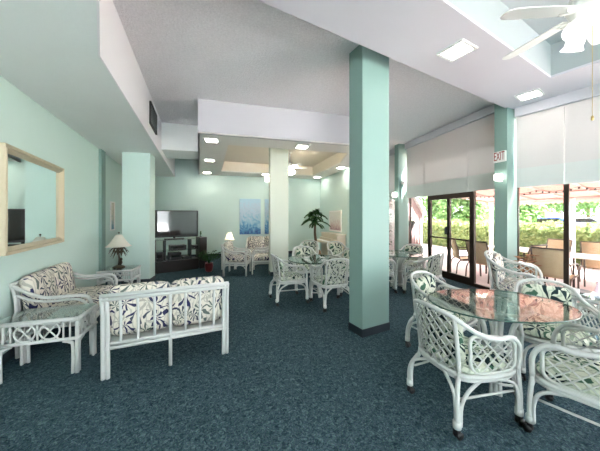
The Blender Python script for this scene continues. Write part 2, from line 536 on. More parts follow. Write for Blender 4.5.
# walls
LW0, LW1 = lw(-8.6), lw(6.72)
struct(wallseg(MB(), LW0, LW1, 0, H_MID + 0.2, 0.15, 1).build('wall_left', M['mint']))
struct(wallseg(MB(), bw(6.9), bw(-0.1), 0, H_MID + 0.2, 0.15, 1).build('wall_back', M['mint']))
rw = [(0.83, 10.38), (1.55, 7.72), (3.05, 8.95)]
struct(wallseg(MB(), rw[0], rw[1], 0, H_MID + 0.2, 0.12, 1).build('wall_right', M['mint']))
struct(wallseg(MB(), rw[1], rw[2], 0, H_MID + 0.2, 0.12, 1).build('wall_return', M['mint']))
struct(wallseg(MB(), lw(2.98), lw(3.26), 0, H_LEFT, 0.05, -1).build('trim_1', M['mint_col']))   # shallow pilaster on the left wall
struct(wallseg(MB(), lw(-5), lw(6.6), 0, 0.10, 0.012, -1).build('baseboard_left', M['base']))
struct(wallseg(MB(), bw(6.7), bw(0.02), 0, 0.10, 0.012, -1).build('baseboard_back', M['base']))

# ceilings
_e0 = Vector((3.64, 4.42)); _ed = Vector((0.875, 0.484)); _eL = _e0 - _ed * 9.0
mid_poly = [(-9, -5.5), (_eL.x, -5.5), tuple(_eL), tuple(_e0 + _ed * 0.31), (Q.x + 0.35, Q.y + 0.12), fw(6.5, 0.3), (3, 12), (-9, 12)]
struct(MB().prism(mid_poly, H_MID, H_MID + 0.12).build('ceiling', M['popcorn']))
# left low ceiling with its white fascia
f0 = Vector((-1.757, 2.174)); fd = Vector((-0.3746, 0.9272)); fb = f0 + fd * 8.2
fnear = f0 + Vector((0.62, -0.785)) * 2.3
left_poly = [tuple(fnear), tuple(f0), tuple(fb), (-7, 10), (-8, 3), (-5, -1.0), (fnear.x - 0.5, fnear.y - 0.2)]
struct(MB().prism(left_poly, H_LEFT, H_MID - 0.001).build('ceiling_left', M['ceil_grey']))
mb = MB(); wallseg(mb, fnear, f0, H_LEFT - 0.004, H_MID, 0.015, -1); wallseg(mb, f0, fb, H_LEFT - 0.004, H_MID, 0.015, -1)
struct(mb.build('trim_2', M['fascia_lit']))
# back soffit with a recess
b0 = Vector((-1.87, 4.58)); bv = Vector((0.966, 0.259)); bl = Vector((-0.374, 0.927))
b1 = b0 + bv * 3.62
outer = [tuple(b0), tuple(b1), (1.60, 7.6), (0.85, 10.36), tuple(b0 + bl * 5.0)]
inner = [(-1.53, 5.33), (1.18, 6.05), (1.16, 7.2), (0.49, 9.47), (-2.69, 8.5)]
mb = MB()
io, ii = outer, inner
def ringprism(mb, o5, i5, z0, z1):
    n = 5
    vs = [(p[0], p[1], z0) for p in o5] + [(p[0], p[1], z0) for p in i5] + [(p[0], p[1], z1) for p in o5] + [(p[0], p[1], z1) for p in i5]
    fs = []
    for i in range(n):
        j = (i + 1) % n
        fs += [(i, n + i, n + j, j), (2 * n + i, 2 * n + j, 3 * n + j, 3 * n + i), (i, j, 2 * n + j, 2 * n + i), (n + i, 3 * n + i, 3 * n + j, n + j)]
    mb.add(vs, fs)
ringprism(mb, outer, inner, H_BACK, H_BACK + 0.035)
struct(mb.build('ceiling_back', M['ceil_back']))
mb = MB(); ringprism(mb, [(0.02 * 0 + p[0], p[1]) for p in inner], [((p[0] + 0.35) * 0.985 - 0.35, (p[1] - 7.4) * 0.985 + 7.4) for p in inner], H_BACK + 0.035, 3.36)
struct(mb.build('trim_3', M['cream_in']))
struct(MB().prism(inner, 3.36, 3.40).build('trim_4', M['cream_in']))
mb = MB(); wallseg(mb, b0, b1, H_BACK, H_MID, 0.03, 1); wallseg(mb, b0 + bl * 5, b0, H_BACK, H_MID, 0.03, 1)
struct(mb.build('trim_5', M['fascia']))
# header beam between the left ceiling and the back soffit
h0 = Vector((-3.22, 5.72)); h1 = Vector((-2.37, 5.95))
struct(MB().prism([tuple(h0 - bv * 0.25), tuple(h1 + bv * 0.02), tuple(h1 + bl * 0.95), tuple(h0 + bl * 0.95 - bv * 0.25)], 3.03, H_MID - 0.002).build('trim_6', M['ceil_grey']))
# near soffit with a recess round the fan
n_far = Vector(fw(0.35)); 
e0 = Vector((3.64, 4.42)); ed = Vector((0.875, 0.484))
eL = e0 - ed * 9.0
near_outer = [tuple(eL), tuple(e0 + ed * 0.30), nw(-0.25, 0.05), nw(9.2, 0.05), (8.5, -5.4), (eL.x, -5.4)]
t0 = Vector((3.45, 3.44)); td = Vector((0.871, 0.491)); tr_ = Vector((0.56, -0.83))
tq = [t0, t0 + tr_ * 5.6, t0 + tr_ * 5.6 - td * 3.6, t0 - td * 3.6]
mb = MB()
z0, z1 = H_NEAR, H_NEAR + 0.03
# strips of the soffit round the recess
sl = t0 - td * 3.6
struct_parts = [
    [tuple(eL), tuple(e0 + ed * 0.30), nw(-0.25, 0.05), nw(0.0, 0.05), tuple(t0), tuple(tq[3])],
    [nw(0.0, 0.05), nw(9.2, 0.05), tuple(tq[1]), tuple(t0)],
    [tuple(eL), tuple(tq[3]), tuple(tq[2]), (-2.2, -5.4), (-3.9, -5.4)],
    [nw(9.2, 0.05), (8.5, -5.4), (-2.2, -5.4), tuple(tq[2]), tuple(tq[1])]]
for p in struct_parts: mb.prism(p, z0, z1)
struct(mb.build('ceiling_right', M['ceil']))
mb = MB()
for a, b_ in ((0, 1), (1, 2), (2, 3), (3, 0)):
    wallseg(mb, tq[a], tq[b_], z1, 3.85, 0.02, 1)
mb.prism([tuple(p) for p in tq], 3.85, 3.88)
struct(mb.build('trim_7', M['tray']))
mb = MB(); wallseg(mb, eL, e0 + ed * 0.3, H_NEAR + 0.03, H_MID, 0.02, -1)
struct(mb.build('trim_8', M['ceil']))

# columns
def column(n, corner, u, v, su, sv, z1, skirt=True):
    c = Vector(corner); u = Vector(u); v = Vector(v)
    poly = [c, c + v * sv, c + v * sv + u * su, c + u * su]
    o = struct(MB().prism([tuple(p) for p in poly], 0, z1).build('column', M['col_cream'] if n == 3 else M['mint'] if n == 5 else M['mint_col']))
    if skirt:
        g = 0.008
        poly = [c - u * g - v * g, c + v * (sv + g) - u * g, c + v * (sv + g) + u * (su + g), c + u * (su + g) - v * g]
        MB().prism([tuple(p) for p in poly], 0, 0.098).build('baseboard', M['base'], o)
    return o
a28 = R(28)
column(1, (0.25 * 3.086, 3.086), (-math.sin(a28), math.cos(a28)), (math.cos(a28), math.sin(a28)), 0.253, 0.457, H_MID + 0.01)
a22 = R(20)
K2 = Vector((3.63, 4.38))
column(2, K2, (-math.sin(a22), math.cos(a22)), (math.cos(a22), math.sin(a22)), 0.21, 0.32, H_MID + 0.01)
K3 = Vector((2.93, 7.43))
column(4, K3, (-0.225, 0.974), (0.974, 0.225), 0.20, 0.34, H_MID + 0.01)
column(3, (-0.74, 6.25), (-0.26, 0.966), (0.966, 0.26), 0.30, 0.46, 3.36)
column(5, (-3.885, 5.46), (-0.22, 0.975), (0.975, 0.22), 0.34, 0.545, H_LEFT + 0.01)
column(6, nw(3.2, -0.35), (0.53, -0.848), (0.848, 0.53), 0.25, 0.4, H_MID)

# ------------------------------------------------------------------ window wall
def bar(mb, P, s0, s1, z0, z1, d0=-0.02, d1=0.035):
    mb.prism([P(s0, d0), P(s1, d0), P(s1, d1), P(s0, d1)], z0, z1)
SH = 2.0
# far bay: fixed lights either side of the double door, more beyond the far column
wi = 0
def fixed_window(P, s0, s1, z1):
    global wi
    wi += 1
    mb = MB(); w = 0.03
    bar(mb, P, s0, s0 + w, 0, z1); bar(mb, P, s1 - w, s1, 0, z1); bar(mb, P, s0 + w, s1 - w, 0, 0.07); bar(mb, P, s0 + w, s1 - w, z1 - 0.06, z1)
    o = struct(mb.build('window_%d' % wi, M['bronze']))
    g = MB(); g.prism([P(s0 + w, 0.005), P(s1 - w, 0.005), P(s1 - w, 0.012), P(s0 + w, 0.012)], 0.07, z1 - 0.06)
    g.build('glass', M['glass'], o)
    return o
ZW = 3.36
fixed_window(fw, 0.22, 0.865, ZW)
fixed_window(fw, 2.165, 2.95, ZW)
fixed_window(fw, 3.33, 4.6, ZW)
for s0 in (0.0, 0.625, 1.25, 1.875):
    fixed_window(nw, s0, s0 + 0.625, ZW)
for k in range(4): fixed_window(nw, 3.5 + k * 1.3, 4.8 + k * 1.3, ZW)
# unseen rear glazing behind the viewer, added to bring in fill daylight
def rearp(x, d): return (x, -5.3 - d)
for k in range(6): fixed_window(rearp, -9.0 + 2 * k, -7.0 + 2 * k, ZW)
struct(MB().prism([(-9, -5.3), (9, -5.3), (9, -5.45), (-9, -5.45)], ZW, H_MID + 0.5).prism([(3, -5.3), (9, -5.3), (9, -5.45), (3, -5.45)], 0, ZW).build('wall_rear', M['mint']))
# header above the glass
mb = MB(); bar(mb, fw, 0.0, 5.2, ZW, H_MID + 0.1, -0.03, 0.12); bar(mb, nw, -0.05, 9.3, ZW, H_MID + 0.1, -0.03, 0.12)
struct(mb.build('wall_window', M['mint']))
# double door
dz = 2.06
do = MB(); bar(do, fw, 0.865, 0.90, 0, dz); bar(do, fw, 2.13, 2.165, 0, dz); bar(do, fw, 0.90, 2.13, dz - 0.07, dz); bar(do, fw, 0.90, 2.13, 0, 0.03)
door = struct(do.build('door_1', M['bronze']))
def leaf(s0, s1):
    mb = MB(); w = 0.038
    bar(mb, fw, s0, s0 + w, 0.03, dz - 0.07, -0.02, 0.03); bar(mb, fw, s1 - w, s1, 0.03, dz - 0.07, -0.02, 0.03)
    bar(mb, fw, s0 + w, s1 - w, 0.03, 0.16, -0.02, 0.03); bar(mb, fw, s0 + w, s1 - w, dz - 0.15, dz - 0.07, -0.02, 0.03)
    l = mb.build('door_leaf', M['bronze'], door)
    MB().prism([fw(s0 + w, 0.0), fw(s1 - w, 0.0), fw(s1 - w, 0.007), fw(s0 + w, 0.007)], 0.16, dz - 0.15).build('glass', M['glass'], l)
    b = MB(); bar(b, fw, s0 + w, s1 - w, 0.95, 0.985, -0.055, -0.025); b.build('push_bar', M['bronze'], l)
    return l
leaf(0.903, 1.513); l2 = leaf(1.517, 2.127)
b = MB(); bar(b, fw, 1.535, 1.60, 1.06, 1.24, -0.05, -0.021); b.build('lock_case', M['black'], l2)
o = struct(MB().prism([fw(0.865, 0), fw(2.165, 0), fw(2.165, 0.01), fw(0.865, 0.01)], dz, ZW).build('window_0', M['glass']))
# roller blinds
def blind(P, s0, s1, ztop, zbot, label, val=True):
    t = thing('roller_blind', label, 'window blind', (P(0.5 * (s0 + s1), -0.10)[0], P(0.5 * (s0 + s1), -0.10)[1], 0), 0, 'white roller blinds over the window wall')
    ox, oy = t.location.x, t.location.y
    def LP(s, d): p = P(s, d); return (p[0] - ox, p[1] - oy)
    n = 12
    mb = MB()
    mb.prism([LP(s0 + 0.002, -0.095), LP(s1 - 0.002, -0.095), LP(s1 - 0.002, -0.0905), LP(s0 + 0.002, -0.0905)], zbot + 0.33, ztop - 0.0)
    mb.build('cloth', M['shade'], t)
    mb = MB()
    mb.prism([LP(s0 + 0.002, -0.098), LP(s1 - 0.002, -0.098), LP(s1 - 0.002, -0.088), LP(s0 + 0.002, -0.088)], zbot, zbot + 0.33)
    mb.build('lower_band', M['band'], t)
    mb = MB()
    mb.prism([LP(s0, -0.16), LP(s1, -0.16), LP(s1, -0.03), LP(s0, -0.03)], ztop - 0.16, ztop)
    mb.build('head_box', M['fascia'], t)
    return t
blind(fw, 0.22, 0.92, H_MID - 0.02, SH + 0.02, 'white roller blind right of the far column bay, nearest the column with the exit sign')
blind(fw, 0.92, 2.24, H_MID - 0.02, SH + 0.02, 'wide white roller blind above the glass double door')
blind(fw, 2.24, 2.96, H_MID - 0.02, SH + 0.02, 'narrow white roller blind left of the double door, beside the far window column')
blind(fw, 3.35, 4.6, H_MID - 0.02, SH + 0.02, 'sliver of white roller blind beyond the far window column')
blind(nw, 0.02, 0.62, H_NEAR, SH, 'white roller blind just right of the column with the exit sign')
blind(nw, 0.62, 1.86, H_NEAR, SH, 'white roller blind at the right edge, second right of the exit sign column')

# ------------------------------------------------------------------ ceiling lights
def downlight(x, y, z, rz, size, label, group, mat):
    t = thing('downlight', label, 'ceiling light', (x, y, z), rz, group)
    h = size / 2
    mb = MB(); f = 0.03
    for (cx, cy, dx, dy) in ((0, h + f / 2, size + 2 * f, f), (0, -h - f / 2, size + 2 * f, f), (h + f / 2, 0, f, size), (-h - f / 2, 0, f, size)):
        mb.box((cx, cy, -0.008), (dx, dy, 0.016))
    mb.build('frame', M['fanwhite'], t)
    MB().box((0, 0, -0.004), (size, size, 0.008)).build('diffuser', mat, t)
    return t
GN = 'square lights in the ceiling over the dining tables'
GB = 'square lights in the ceiling at the back of the room'
downlight(1.80, 2.87, H_NEAR, R(28), 0.235, 'square ceiling light nearest the middle column, left of the fan', GN, M['diff'])
downlight(3.60, 3.92, H_NEAR, R(34), 0.235, 'square ceiling light above the roller blind beside the exit sign column', GN, M['diff'])
for (px, py, lab) in ((211.5, 140, 'nearest square ceiling light at the left front corner of the back ceiling'),
                      (209.5, 160, 'second square ceiling light along the left edge of the back ceiling'),
                      (207, 172.4, 'farthest square ceiling light along the left edge, by the back wall'),
                      (265.5, 174.3, 'square ceiling light just left of the back column top'),
                      (302, 146.6, 'square ceiling light at the front edge, right of the back column top'),
                      (317, 177, 'square ceiling light in the far right corner of the back ceiling'),
                      (341, 167.6, 'square ceiling light beside the middle column, over the piano')):
    d = 1.515 * 250 / (216 - py)
    downlight((px - 300) / 250 * d, d, H_BACK, R(15), 0.22, lab, GB, M['warmdiff'])

# ------------------------------------------------------------------ ceiling fans
def tulip(parent, p, ang, tilt, sc=1.0, mat='frost'):
    t = MB()
    prof = [(0.022, 0), (0.03, -0.02), (0.045, -0.06), (0.052, -0.10), (0.05, -0.125), (0.066, -0.155), (0.062, -0.155), (0.046, -0.125), (0.02, -0.02)]
    t.lathe([(r * sc, z * sc) for r, z in prof], (0, 0, 0), 16)
    m = Matrix.Rotation(ang, 3, 'Z') @ Matrix.Rotation(-tilt, 3, 'Y')
    t.v = [tuple(Vector(p) + m @ Vector(v)) for v in t.v]
    return t.build('lamp_shade', M[mat], parent)
def fan(x, y, zb, ztop, rb, a0, label, sc=1.0, chain=None, nb=5, mat='frost'):
    t = thing('ceiling_fan', label, 'ceiling fan', (x, y, zb))
    mb = MB(); mb.tube([(0, 0, 0.1 * sc), (0, 0, ztop - zb - 0.03)], 0.016 * sc, 10); mb.lathe([(0.012, -0.07), (0.06, -0.02), (0.068, 0.0)], (0, 0, ztop - zb), 18)
    mb.build('downrod', M['fanwhite'], t)
    mb = MB(); mb.lathe([(0.05, -0.075), (0.075, -0.055), (0.10, -0.035), (0.115, 0.0), (0.115, 0.05), (0.09, 0.085), (0.03, 0.11)], (0, 0, 0), 28)
    for q in range(24): mb.box((0.117 * math.cos(q * PI / 12), 0.117 * math.sin(q * PI / 12), 0.025), (0.006, 0.012, 0.035), q * PI / 12)
    mb.v = [tuple(Vector(v) * sc) for v in mb.v]
    mb.build('motor', M['fanwhite'], t)
    for k in range(nb):
        a = a0 + 2 * PI * k / nb
        ca, sa = math.cos(a), math.sin(a)
        mb = MB()
        rows = [(0.20, 0.055), (0.30, 0.062), (0.75, 0.072), (0.93, 0.066), (0.985, 0.045), (1.0, 0.018)]
        vs = []; pitch = 0.21
        for r_, w in rows:
            for s_ in (-1, 1):
                for zz in (-0.004, 0.004):
                    d = r_ * rb; o_ = s_ * w * sc
                    vs.append((ca * d - sa * o_, sa * d + ca * o_, -0.022 * sc - o_ * pitch + zz))
        fs = [(0, 1, 3, 2)]
        for i in range(len(rows) - 1):
            A = i * 4; B = A + 4
            fs += [(A, A + 2, B + 2, B), (A + 1, B + 1, B + 3, A + 3), (A, B, B + 1, A + 1), (A + 2, A + 3, B + 3, B + 2)]
        L_ = (len(rows) - 1) * 4
        fs.append((L_, L_ + 2, L_ + 3, L_ + 1))
        mb.add(vs, fs)
        bl_ = mb.build('blade', M['fanwhite'], t)
        br = MB()
        for s_ in (-0.35, 0.35):
            br.tube([(ca * 0.09 * sc, sa * 0.09 * sc, -0.03 * sc), (ca * 0.16 * sc - sa * s_ * 0.06 * sc, sa * 0.16 * sc + ca * s_ * 0.06 * sc, -0.035 * sc), (ca * 0.3 * rb - sa * s_ * 0.09 * sc, sa * 0.3 * rb + ca * s_ * 0.09 * sc, -0.026 * sc)], 0.008 * sc, 6)
        br.build('blade_bracket', M['fanwhite'], bl_)
    mb = MB(); mb.lathe([(0.02, -0.12), (0.05, -0.115), (0.06, -0.09), (0.05, -0.07)], (0, 0, 0), 18)
    mb.v = [tuple(Vector(v) * sc) for v in mb.v]
    mb.build('light_kit', M['fanwhite'], t)
    for k in range(3):
        a = R(196) + k * PI * 2 / 3
        tulip(t, (0.055 * math.cos(a) * sc, 0.055 * math.sin(a) * sc, -0.085 * sc), a, R(38), sc, mat)
    if chain:
        ch = MB(); ch.tube([(0.045, 0.02, -0.11), (0.045, 0.02, chain)], 0.0016, 5)
        c_ = ch.build('pull_chain', M['brass'], t)
        f = MB(); f.lathe([(0.002, 0.0), (0.007, -0.008), (0.008, -0.03), (0.003, -0.036)], (0.045, 0.02, chain), 10)
        f.build('chain_fob', M['brass'], c_)
    return t
fan(1.99, 1.72, 2.94, 3.85, 0.56, R(104), 'white ceiling fan at the upper right over the glass dining table', 1.0, -0.74)
fan(-0.30, 7.3, 2.95, 3.36, 0.55, R(20), 'white ceiling fan far back in the raised ceiling, by the back column', 1.0, None, 5, 'frost_warm')

# ------------------------------------------------------------------ rattan furniture
def casters(parent, x, y):
    mb = MB()
    mb.tube([(x, y, 0.075), (x, y, 0.05)], 0.013, 8)
    mb.box((x, y, 0.045), (0.034, 0.026, 0.03))
    for s_ in (-1, 1):
        mb.tube([(x + s_ * 0.006, y + 0.01, 0.024), (x + s_ * 0.022, y + 0.01, 0.024)], 0.024, 14)
    return mb.build('caster', M['black'], parent)

def make_chair(label, cat, group, extra=0.0, cloth='leafy', wheels=True, pads=1):
    t = thing('rattan_armchair', label, cat, (0, 0, 0), 0, group)
    e = extra
    hb, hf = 0.175 + e, 0.27 + e
    # top rail: arm, back, arm in one bent pole
    rail = [(hf - 0.01, 0.235, 0.40), (hf + 0.01, 0.225, 0.55), (hf + 0.015, 0.15, 0.645), (hf + 0.01, 0.0, 0.655), (hf - 0.025, -0.14, 0.70), (hb + 0.02, -0.255, 0.785), (hb * 0.45, -0.305, 0.82)]
    rail = rail + [(-x, y, z) for (x, y, z) in reversed(rail)]
    MB().tube(rail, 0.0165, 10, sub=6).build('arm_rail', M['rattan'], t)
    for s_ in (-1, 1):
        mb = MB()
        mb.tube([(s_ * (hb + 0.01), -0.265, 0.785), (s_ * (hb + 0.008), -0.235, 0.60), (s_ * (hb + 0.005), -0.215, 0.40)], 0.0145, 8, sub=5)
        mb.build('back_post', M['rattan'], t)
    # legs, each a pair of poles ending in a wrapped foot
    for (x, y, back) in ((hf, 0.245, 0), (-hf, 0.245, 0), (hb + 0.06, -0.285, 1), (-hb - 0.06, -0.285, 1)):
        sx = 1 if x > 0 else -1
        mb = MB()
        if back:
            mb.tube([(x, y, 0.075), (x - sx * 0.002, y, 0.19), (x - sx * 0.02, y + 0.015, 0.27), (x - sx * 0.05, y + 0.055, 0.34), (sx * (hb + 0.005), -0.215, 0.41)], 0.0155, 8, sub=5)
            mb.tube([(x - sx * 0.02, y + 0.003, 0.08), (x - sx * 0.022, y, 0.21), (x - sx * 0.05, y + 0.01, 0.30), (sx * hb * 0.4, -0.235, 0.368)], 0.012, 7, sub=5)
            mb.tube([(x, y + 0.022, 0.08), (x, y + 0.03, 0.21), (x + sx * 0.005, y + 0.08, 0.30), (sx * (hf - 0.04), -0.06, 0.362)], 0.012, 7, sub=5)
        else:
            mb.tube([(x, y, 0.075), (x, y, 0.22), (x - sx * 0.005, y - 0.005, 0.32), (hf * sx - sx * 0.01, 0.235, 0.41)], 0.0155, 8, sub=5)
            mb.tube([(x - sx * 0.021, y, 0.08), (x - sx * 0.023, y, 0.22), (x - sx * 0.06, y, 0.315), (sx * hf * 0.3, 0.235, 0.366)], 0.012, 7, sub=5)
            mb.tube([(x, y - 0.021, 0.08), (x, y - 0.024, 0.22), (x, y - 0.07, 0.315), (sx * (hf - 0.025), 0.03, 0.362)], 0.012, 7, sub=5)
        mb.tube([(x - sx * 0.008, y, 0.07), (x - sx * 0.008, y, 0.115)], 0.026, 10)
        lg = mb.build('leg', M['rattan'], t)
        if wheels: casters(lg, x - sx * 0.008, y)
        else: MB().tube([(x - sx * 0.008, y, 0.0), (x - sx * 0.008, y, 0.072)], 0.024, 10).build('foot', M['rattan'], lg)
    # seat frame and low stretchers
    mb = MB()
    ring = [(hf - 0.03, 0.22, 0.385), (hf - 0.01, 0.0, 0.385), (hb + 0.02, -0.205, 0.385), (0, -0.24, 0.385), (-hb - 0.02, -0.205, 0.385), (-hf + 0.01, 0.0, 0.385), (-hf + 0.03, 0.22, 0.385), (0, 0.25, 0.385)]
    mb.tube(ring, 0.017, 8, closed=True, sub=5)
    mb.tube([(p[0] * 0.97, p[1] * 0.97, p[2] - 0.028) for p in ring], 0.012, 7, closed=True, sub=5)
    mb.prism([(p[0] * 0.95, p[1] * 0.95) for p in ring], 0.372, 0.382)
    mb.build('seat_frame', M['rattan'], t)
    for s_ in (-1, 1):
        MB().tube([(s_ * (hf - 0.02), 0.235, 0.24), (s_ * (hb + 0.03), -0.255, 0.24)], 0.009, 6).build('stretcher', M['rattan'], t)
    # lattice back
    def FB(a, b):
        x = (a * 2 - 1) * (hb + 0.005)
        return Vector((x, -0.215 - 0.055 * b - 0.035 * math.sin(PI * a), 0.40 + b * (0.39 + 0.02 * math.sin(PI * a))))
    mb = MB(); mb.lattice(FB, 5 + int(e * 20), 5, 0.0055)
    for a in (0.0, 1.0): mb.tube([FB(a, b / 6) for b in range(7)], 0.007, 6)
    mb.build('back_lattice', M['wrap'], t)
    for s_ in (-1, 1):
        def FA(a, b):
            y = -0.165 + a * 0.345
            x = hf + 0.005 - (1 - a) * (0.05)
            top = 0.665 - 0.02 * a + 0.03 * (1 - a) ** 2
            return Vector((s_ * x, y, 0.405 + b * (top - 0.405 - 0.012)))
        loop = [FA(0.03, 0.15), FA(0.0, 0.5), FA(0.02, 0.9), FA(0.3, 1.0), FA(0.7, 1.0), FA(0.97, 0.88), FA(1.0, 0.5), FA(0.97, 0.14), FA(0.75, 0.0), FA(0.25, 0.0)]
        mb = MB(); mb.tube(loop, 0.0125, 8, closed=True, sub=4)
        mb.lattice(lambda a, b: FA(0.04 + a * 0.92, 0.04 + 0.92 * b), 4, 3, 0.0055)
        mb.build('arm_lattice', M['wrap'], t)
    mb = MB(); mb.cushion((0, 0.01, 0.425), (2 * hf - 0.05, 0.46, 0.095)); mb.build('seat_cushion', M[cloth], t)
    for k in range(pads):
        w = (2 * hb + 0.03) / pads
        x = -hb - 0.015 + w * (k + 0.5)
        mb = MB(); mb.cushion((x, -0.185, 0.615), (w - 0.005, 0.36, 0.085), rot=Matrix.Rotation(R(98), 3, 'X')); mb.build('back_cushion', M[cloth], t)
    return t

def make_settee(label, cat, group, Wd=1.1, D=0.62, n=2):
    t = thing('rattan_settee' if n > 1 else 'rattan_lounge_chair', label, cat, (0, 0, 0), 0, group)
    hw = Wd / 2; yb = -D / 2; yf = D / 2
    for s_ in (-1, 1):
        mb = MB()
        for o_ in (0, 0.036):
            x = s_ * (hw - o_)
            mb.tube([(x, yb, 0), (x, yb - 0.005, 0.3), (x, yb - 0.012, 0.6), (x, yb - 0.05, 0.775)], 0.0185, 9, sub=4)
        mb.build('rear_leg', M['rattan'], t)
        mb = MB()
        for o_ in (0, 0.036):
            x = s_ * (hw - o_)
            mb.tube([(x, yf, 0), (x, yf, 0.42)], 0.0175, 9)
        mb.build('front_leg', M['rattan'], t)
        mb = MB()
        x = s_ * hw
        mb.tube([(x, yb - 0.045, 0.765), (x, yb + 0.07, 0.68), (x, yb + 0.2, 0.615), (x, 0.0, 0.60), (x, yf - 0.13, 0.60), (x, yf - 0.035, 0.575), (x, yf, 0.50), (x, yf, 0.40)], 0.019, 9, sub=6)
        mb.tube([(x, yb - 0.01, 0.66), (x, yb + 0.1, 0.60), (x, yb + 0.22, 0.565), (x, 0.0, 0.56), (x, yf - 0.16, 0.56), (x, yf - 0.075, 0.53), (x, yf - 0.035, 0.46), (x, yf - 0.036, 0.30)], 0.015, 8, sub=6)
        mb.tube([(x, yb, 0.31), (x, yf, 0.31)], 0.017, 8)
        mb.tube([(x, yb, 0.27), (x, yf, 0.27)], 0.013, 8)
        mb.tube([(x, yb + 0.02, 0.20), (x, yb + 0.06, 0.25), (x, yb + 0.12, 0.27)], 0.011, 6, sub=3)
        mb.tube([(x, yf - 0.02, 0.18), (x, yf - 0.06, 0.24), (x, yf - 0.14, 0.27)], 0.011, 6, sub=3)
        mb.build('arm', M['rattan'], t)
    mb = MB()
    mb.tube([(-hw - 0.01, yb - 0.05, 0.775), (hw + 0.01, yb - 0.05, 0.775)], 0.0205, 9)
    mb.tube([(-hw, yb - 0.042, 0.738), (hw, yb - 0.042, 0.738)], 0.0185, 9)
    mb.build('top_rail', M['rattan'], t)
    mb = MB()
    for z in (0.315, 0.278): mb.tube([(-hw, yb, z), (hw, yb, z)], 0.0185, 9)
    mb.build('back_rail', M['rattan'], t)
    ns = 7 if n > 1 else 4
    for k in range(ns):
        x = -hw + Wd * (k + 1) / (ns + 1)
        mb = MB()
        mid = (n > 1 and k == 3)
        mb.tube([(x, yb - 0.002, 0.0 if mid else 0.315), (x, yb - 0.01, 0.55), (x, yb - 0.04, 0.735)], 0.0165 if mid else 0.0125, 8, sub=3)
        mb.build('spindle', M['rattan'], t)
    mb = MB()
    for z in (0.31, 0.272): mb.tube([(-hw, yf, z), (hw, yf, z)], 0.0175, 8)
    mb.box((0, 0, 0.318), (Wd - 0.06, D - 0.05, 0.012))
    mb.build('seat_frame', M['rattan'], t)
    w = (Wd - 0.06) / n
    for k in range(n):
        x = -hw + 0.03 + w * (k + 0.5)
        mb = MB(); mb.cushion((x, 0.03, 0.395), (w - 0.004, D - 0.04, 0.15), 0.22, 0.5); mb.build('seat_cushion', M['floral'], t)
        mb = MB(); mb.cushion((x, yb + 0.065, 0.60), (w + 0.02 if n > 1 else w, 0.50, 0.17), 0.3, 0.55, rot=Matrix.Rotation(R(99), 3, 'X')); mb.build('back_cushion', M['floral'], t)
    return t

def make_end_table(label, w=0.56, d=0.46, h=0.52):
    t = thing('rattan_end_table', label, 'end table', (0, 0, 0))
    for sx in (-1, 1):
        for sy in (-1, 1):
            mb = MB(); x = sx * (w / 2 - 0.02); y = sy * (d / 2 - 0.02)
            mb.tube([(x, y, 0), (x, y, h - 0.03)], 0.0175, 8)
            mb.tube([(x - sx * 0.034, y, 0), (x - sx * 0.034, y, 0.26), (x - sx * 0.06, y, 0.30), (x - sx * 0.11, y, 0.315)], 0.0145, 8, sub=4)
            mb.tube([(x, y - sy * 0.034, 0), (x, y - sy * 0.034, 0.26), (x, y - sy * 0.06, 0.30), (x, y - sy * 0.11, 0.315)], 0.0145, 8, sub=4)
            mb.build('leg', M['rattan'], t)
    mb = MB()
    for z, r_ in ((h - 0.02, 0.021), (0.335, 0.016)):
        a, b = w / 2 - 0.01, d / 2 - 0.01
        mb.tube([(-a, -b, z), (a, -b, z)], r_, 8); mb.tube([(-a, b, z), (a, b, z)], r_, 8); mb.tube([(-a, -b, z), (-a, b, z)], r_, 8); mb.tube([(a, -b, z), (a, b, z)], r_, 8)
    mb.build('frame', M['rattan'], t)
    z0, z1 = 0.345, h - 0.035; zc = (z0 + z1) / 2; rr = (z1 - z0) / 2 - 0.004
    for (ax, off, L_) in (('x', -d / 2 + 0.015, w), ('x', d / 2 - 0.015, w), ('y', -w / 2 + 0.015, d), ('y', w / 2 - 0.015, d)):
        mb = MB()
        def P(q, z): return (q, off, z) if ax == 'x' else (off, q, z)
        k = 2 if ax == 'x' else 1
        for i in range(k):
            q0 = (i - (k - 1) / 2) * (2 * rr + 0.03)
            mb.tube([P(q0 + rr * math.cos(a * PI / 8), zc + rr * math.sin(a * PI / 8)) for a in range(16)], 0.009, 6, closed=True)
            mb.tube([P(q0 - rr * 0.9, z0), P(q0 + rr * 0.9, z1)], 0.008, 6); mb.tube([P(q0 - rr * 0.9, z1), P(q0 + rr * 0.9, z0)], 0.008, 6)
        e_ = k * (rr + 0.015) + 0.012
        for q0 in (-e_, e_, -(L_ / 2 - 0.075), (L_ / 2 - 0.075)): mb.tube([P(q0, z0), P(q0, z1)], 0.009, 6)
        if k == 2: mb.tube([P(0, z0), P(0, z1)], 0.009, 6)
        mb.build('fretwork', M['rattan'], t)
    MB().rbox((0, 0, h + 0.004), (w - 0.01, d - 0.01, 0.008), 0.002).build('glass_top', M['tglass'], t)
    return t

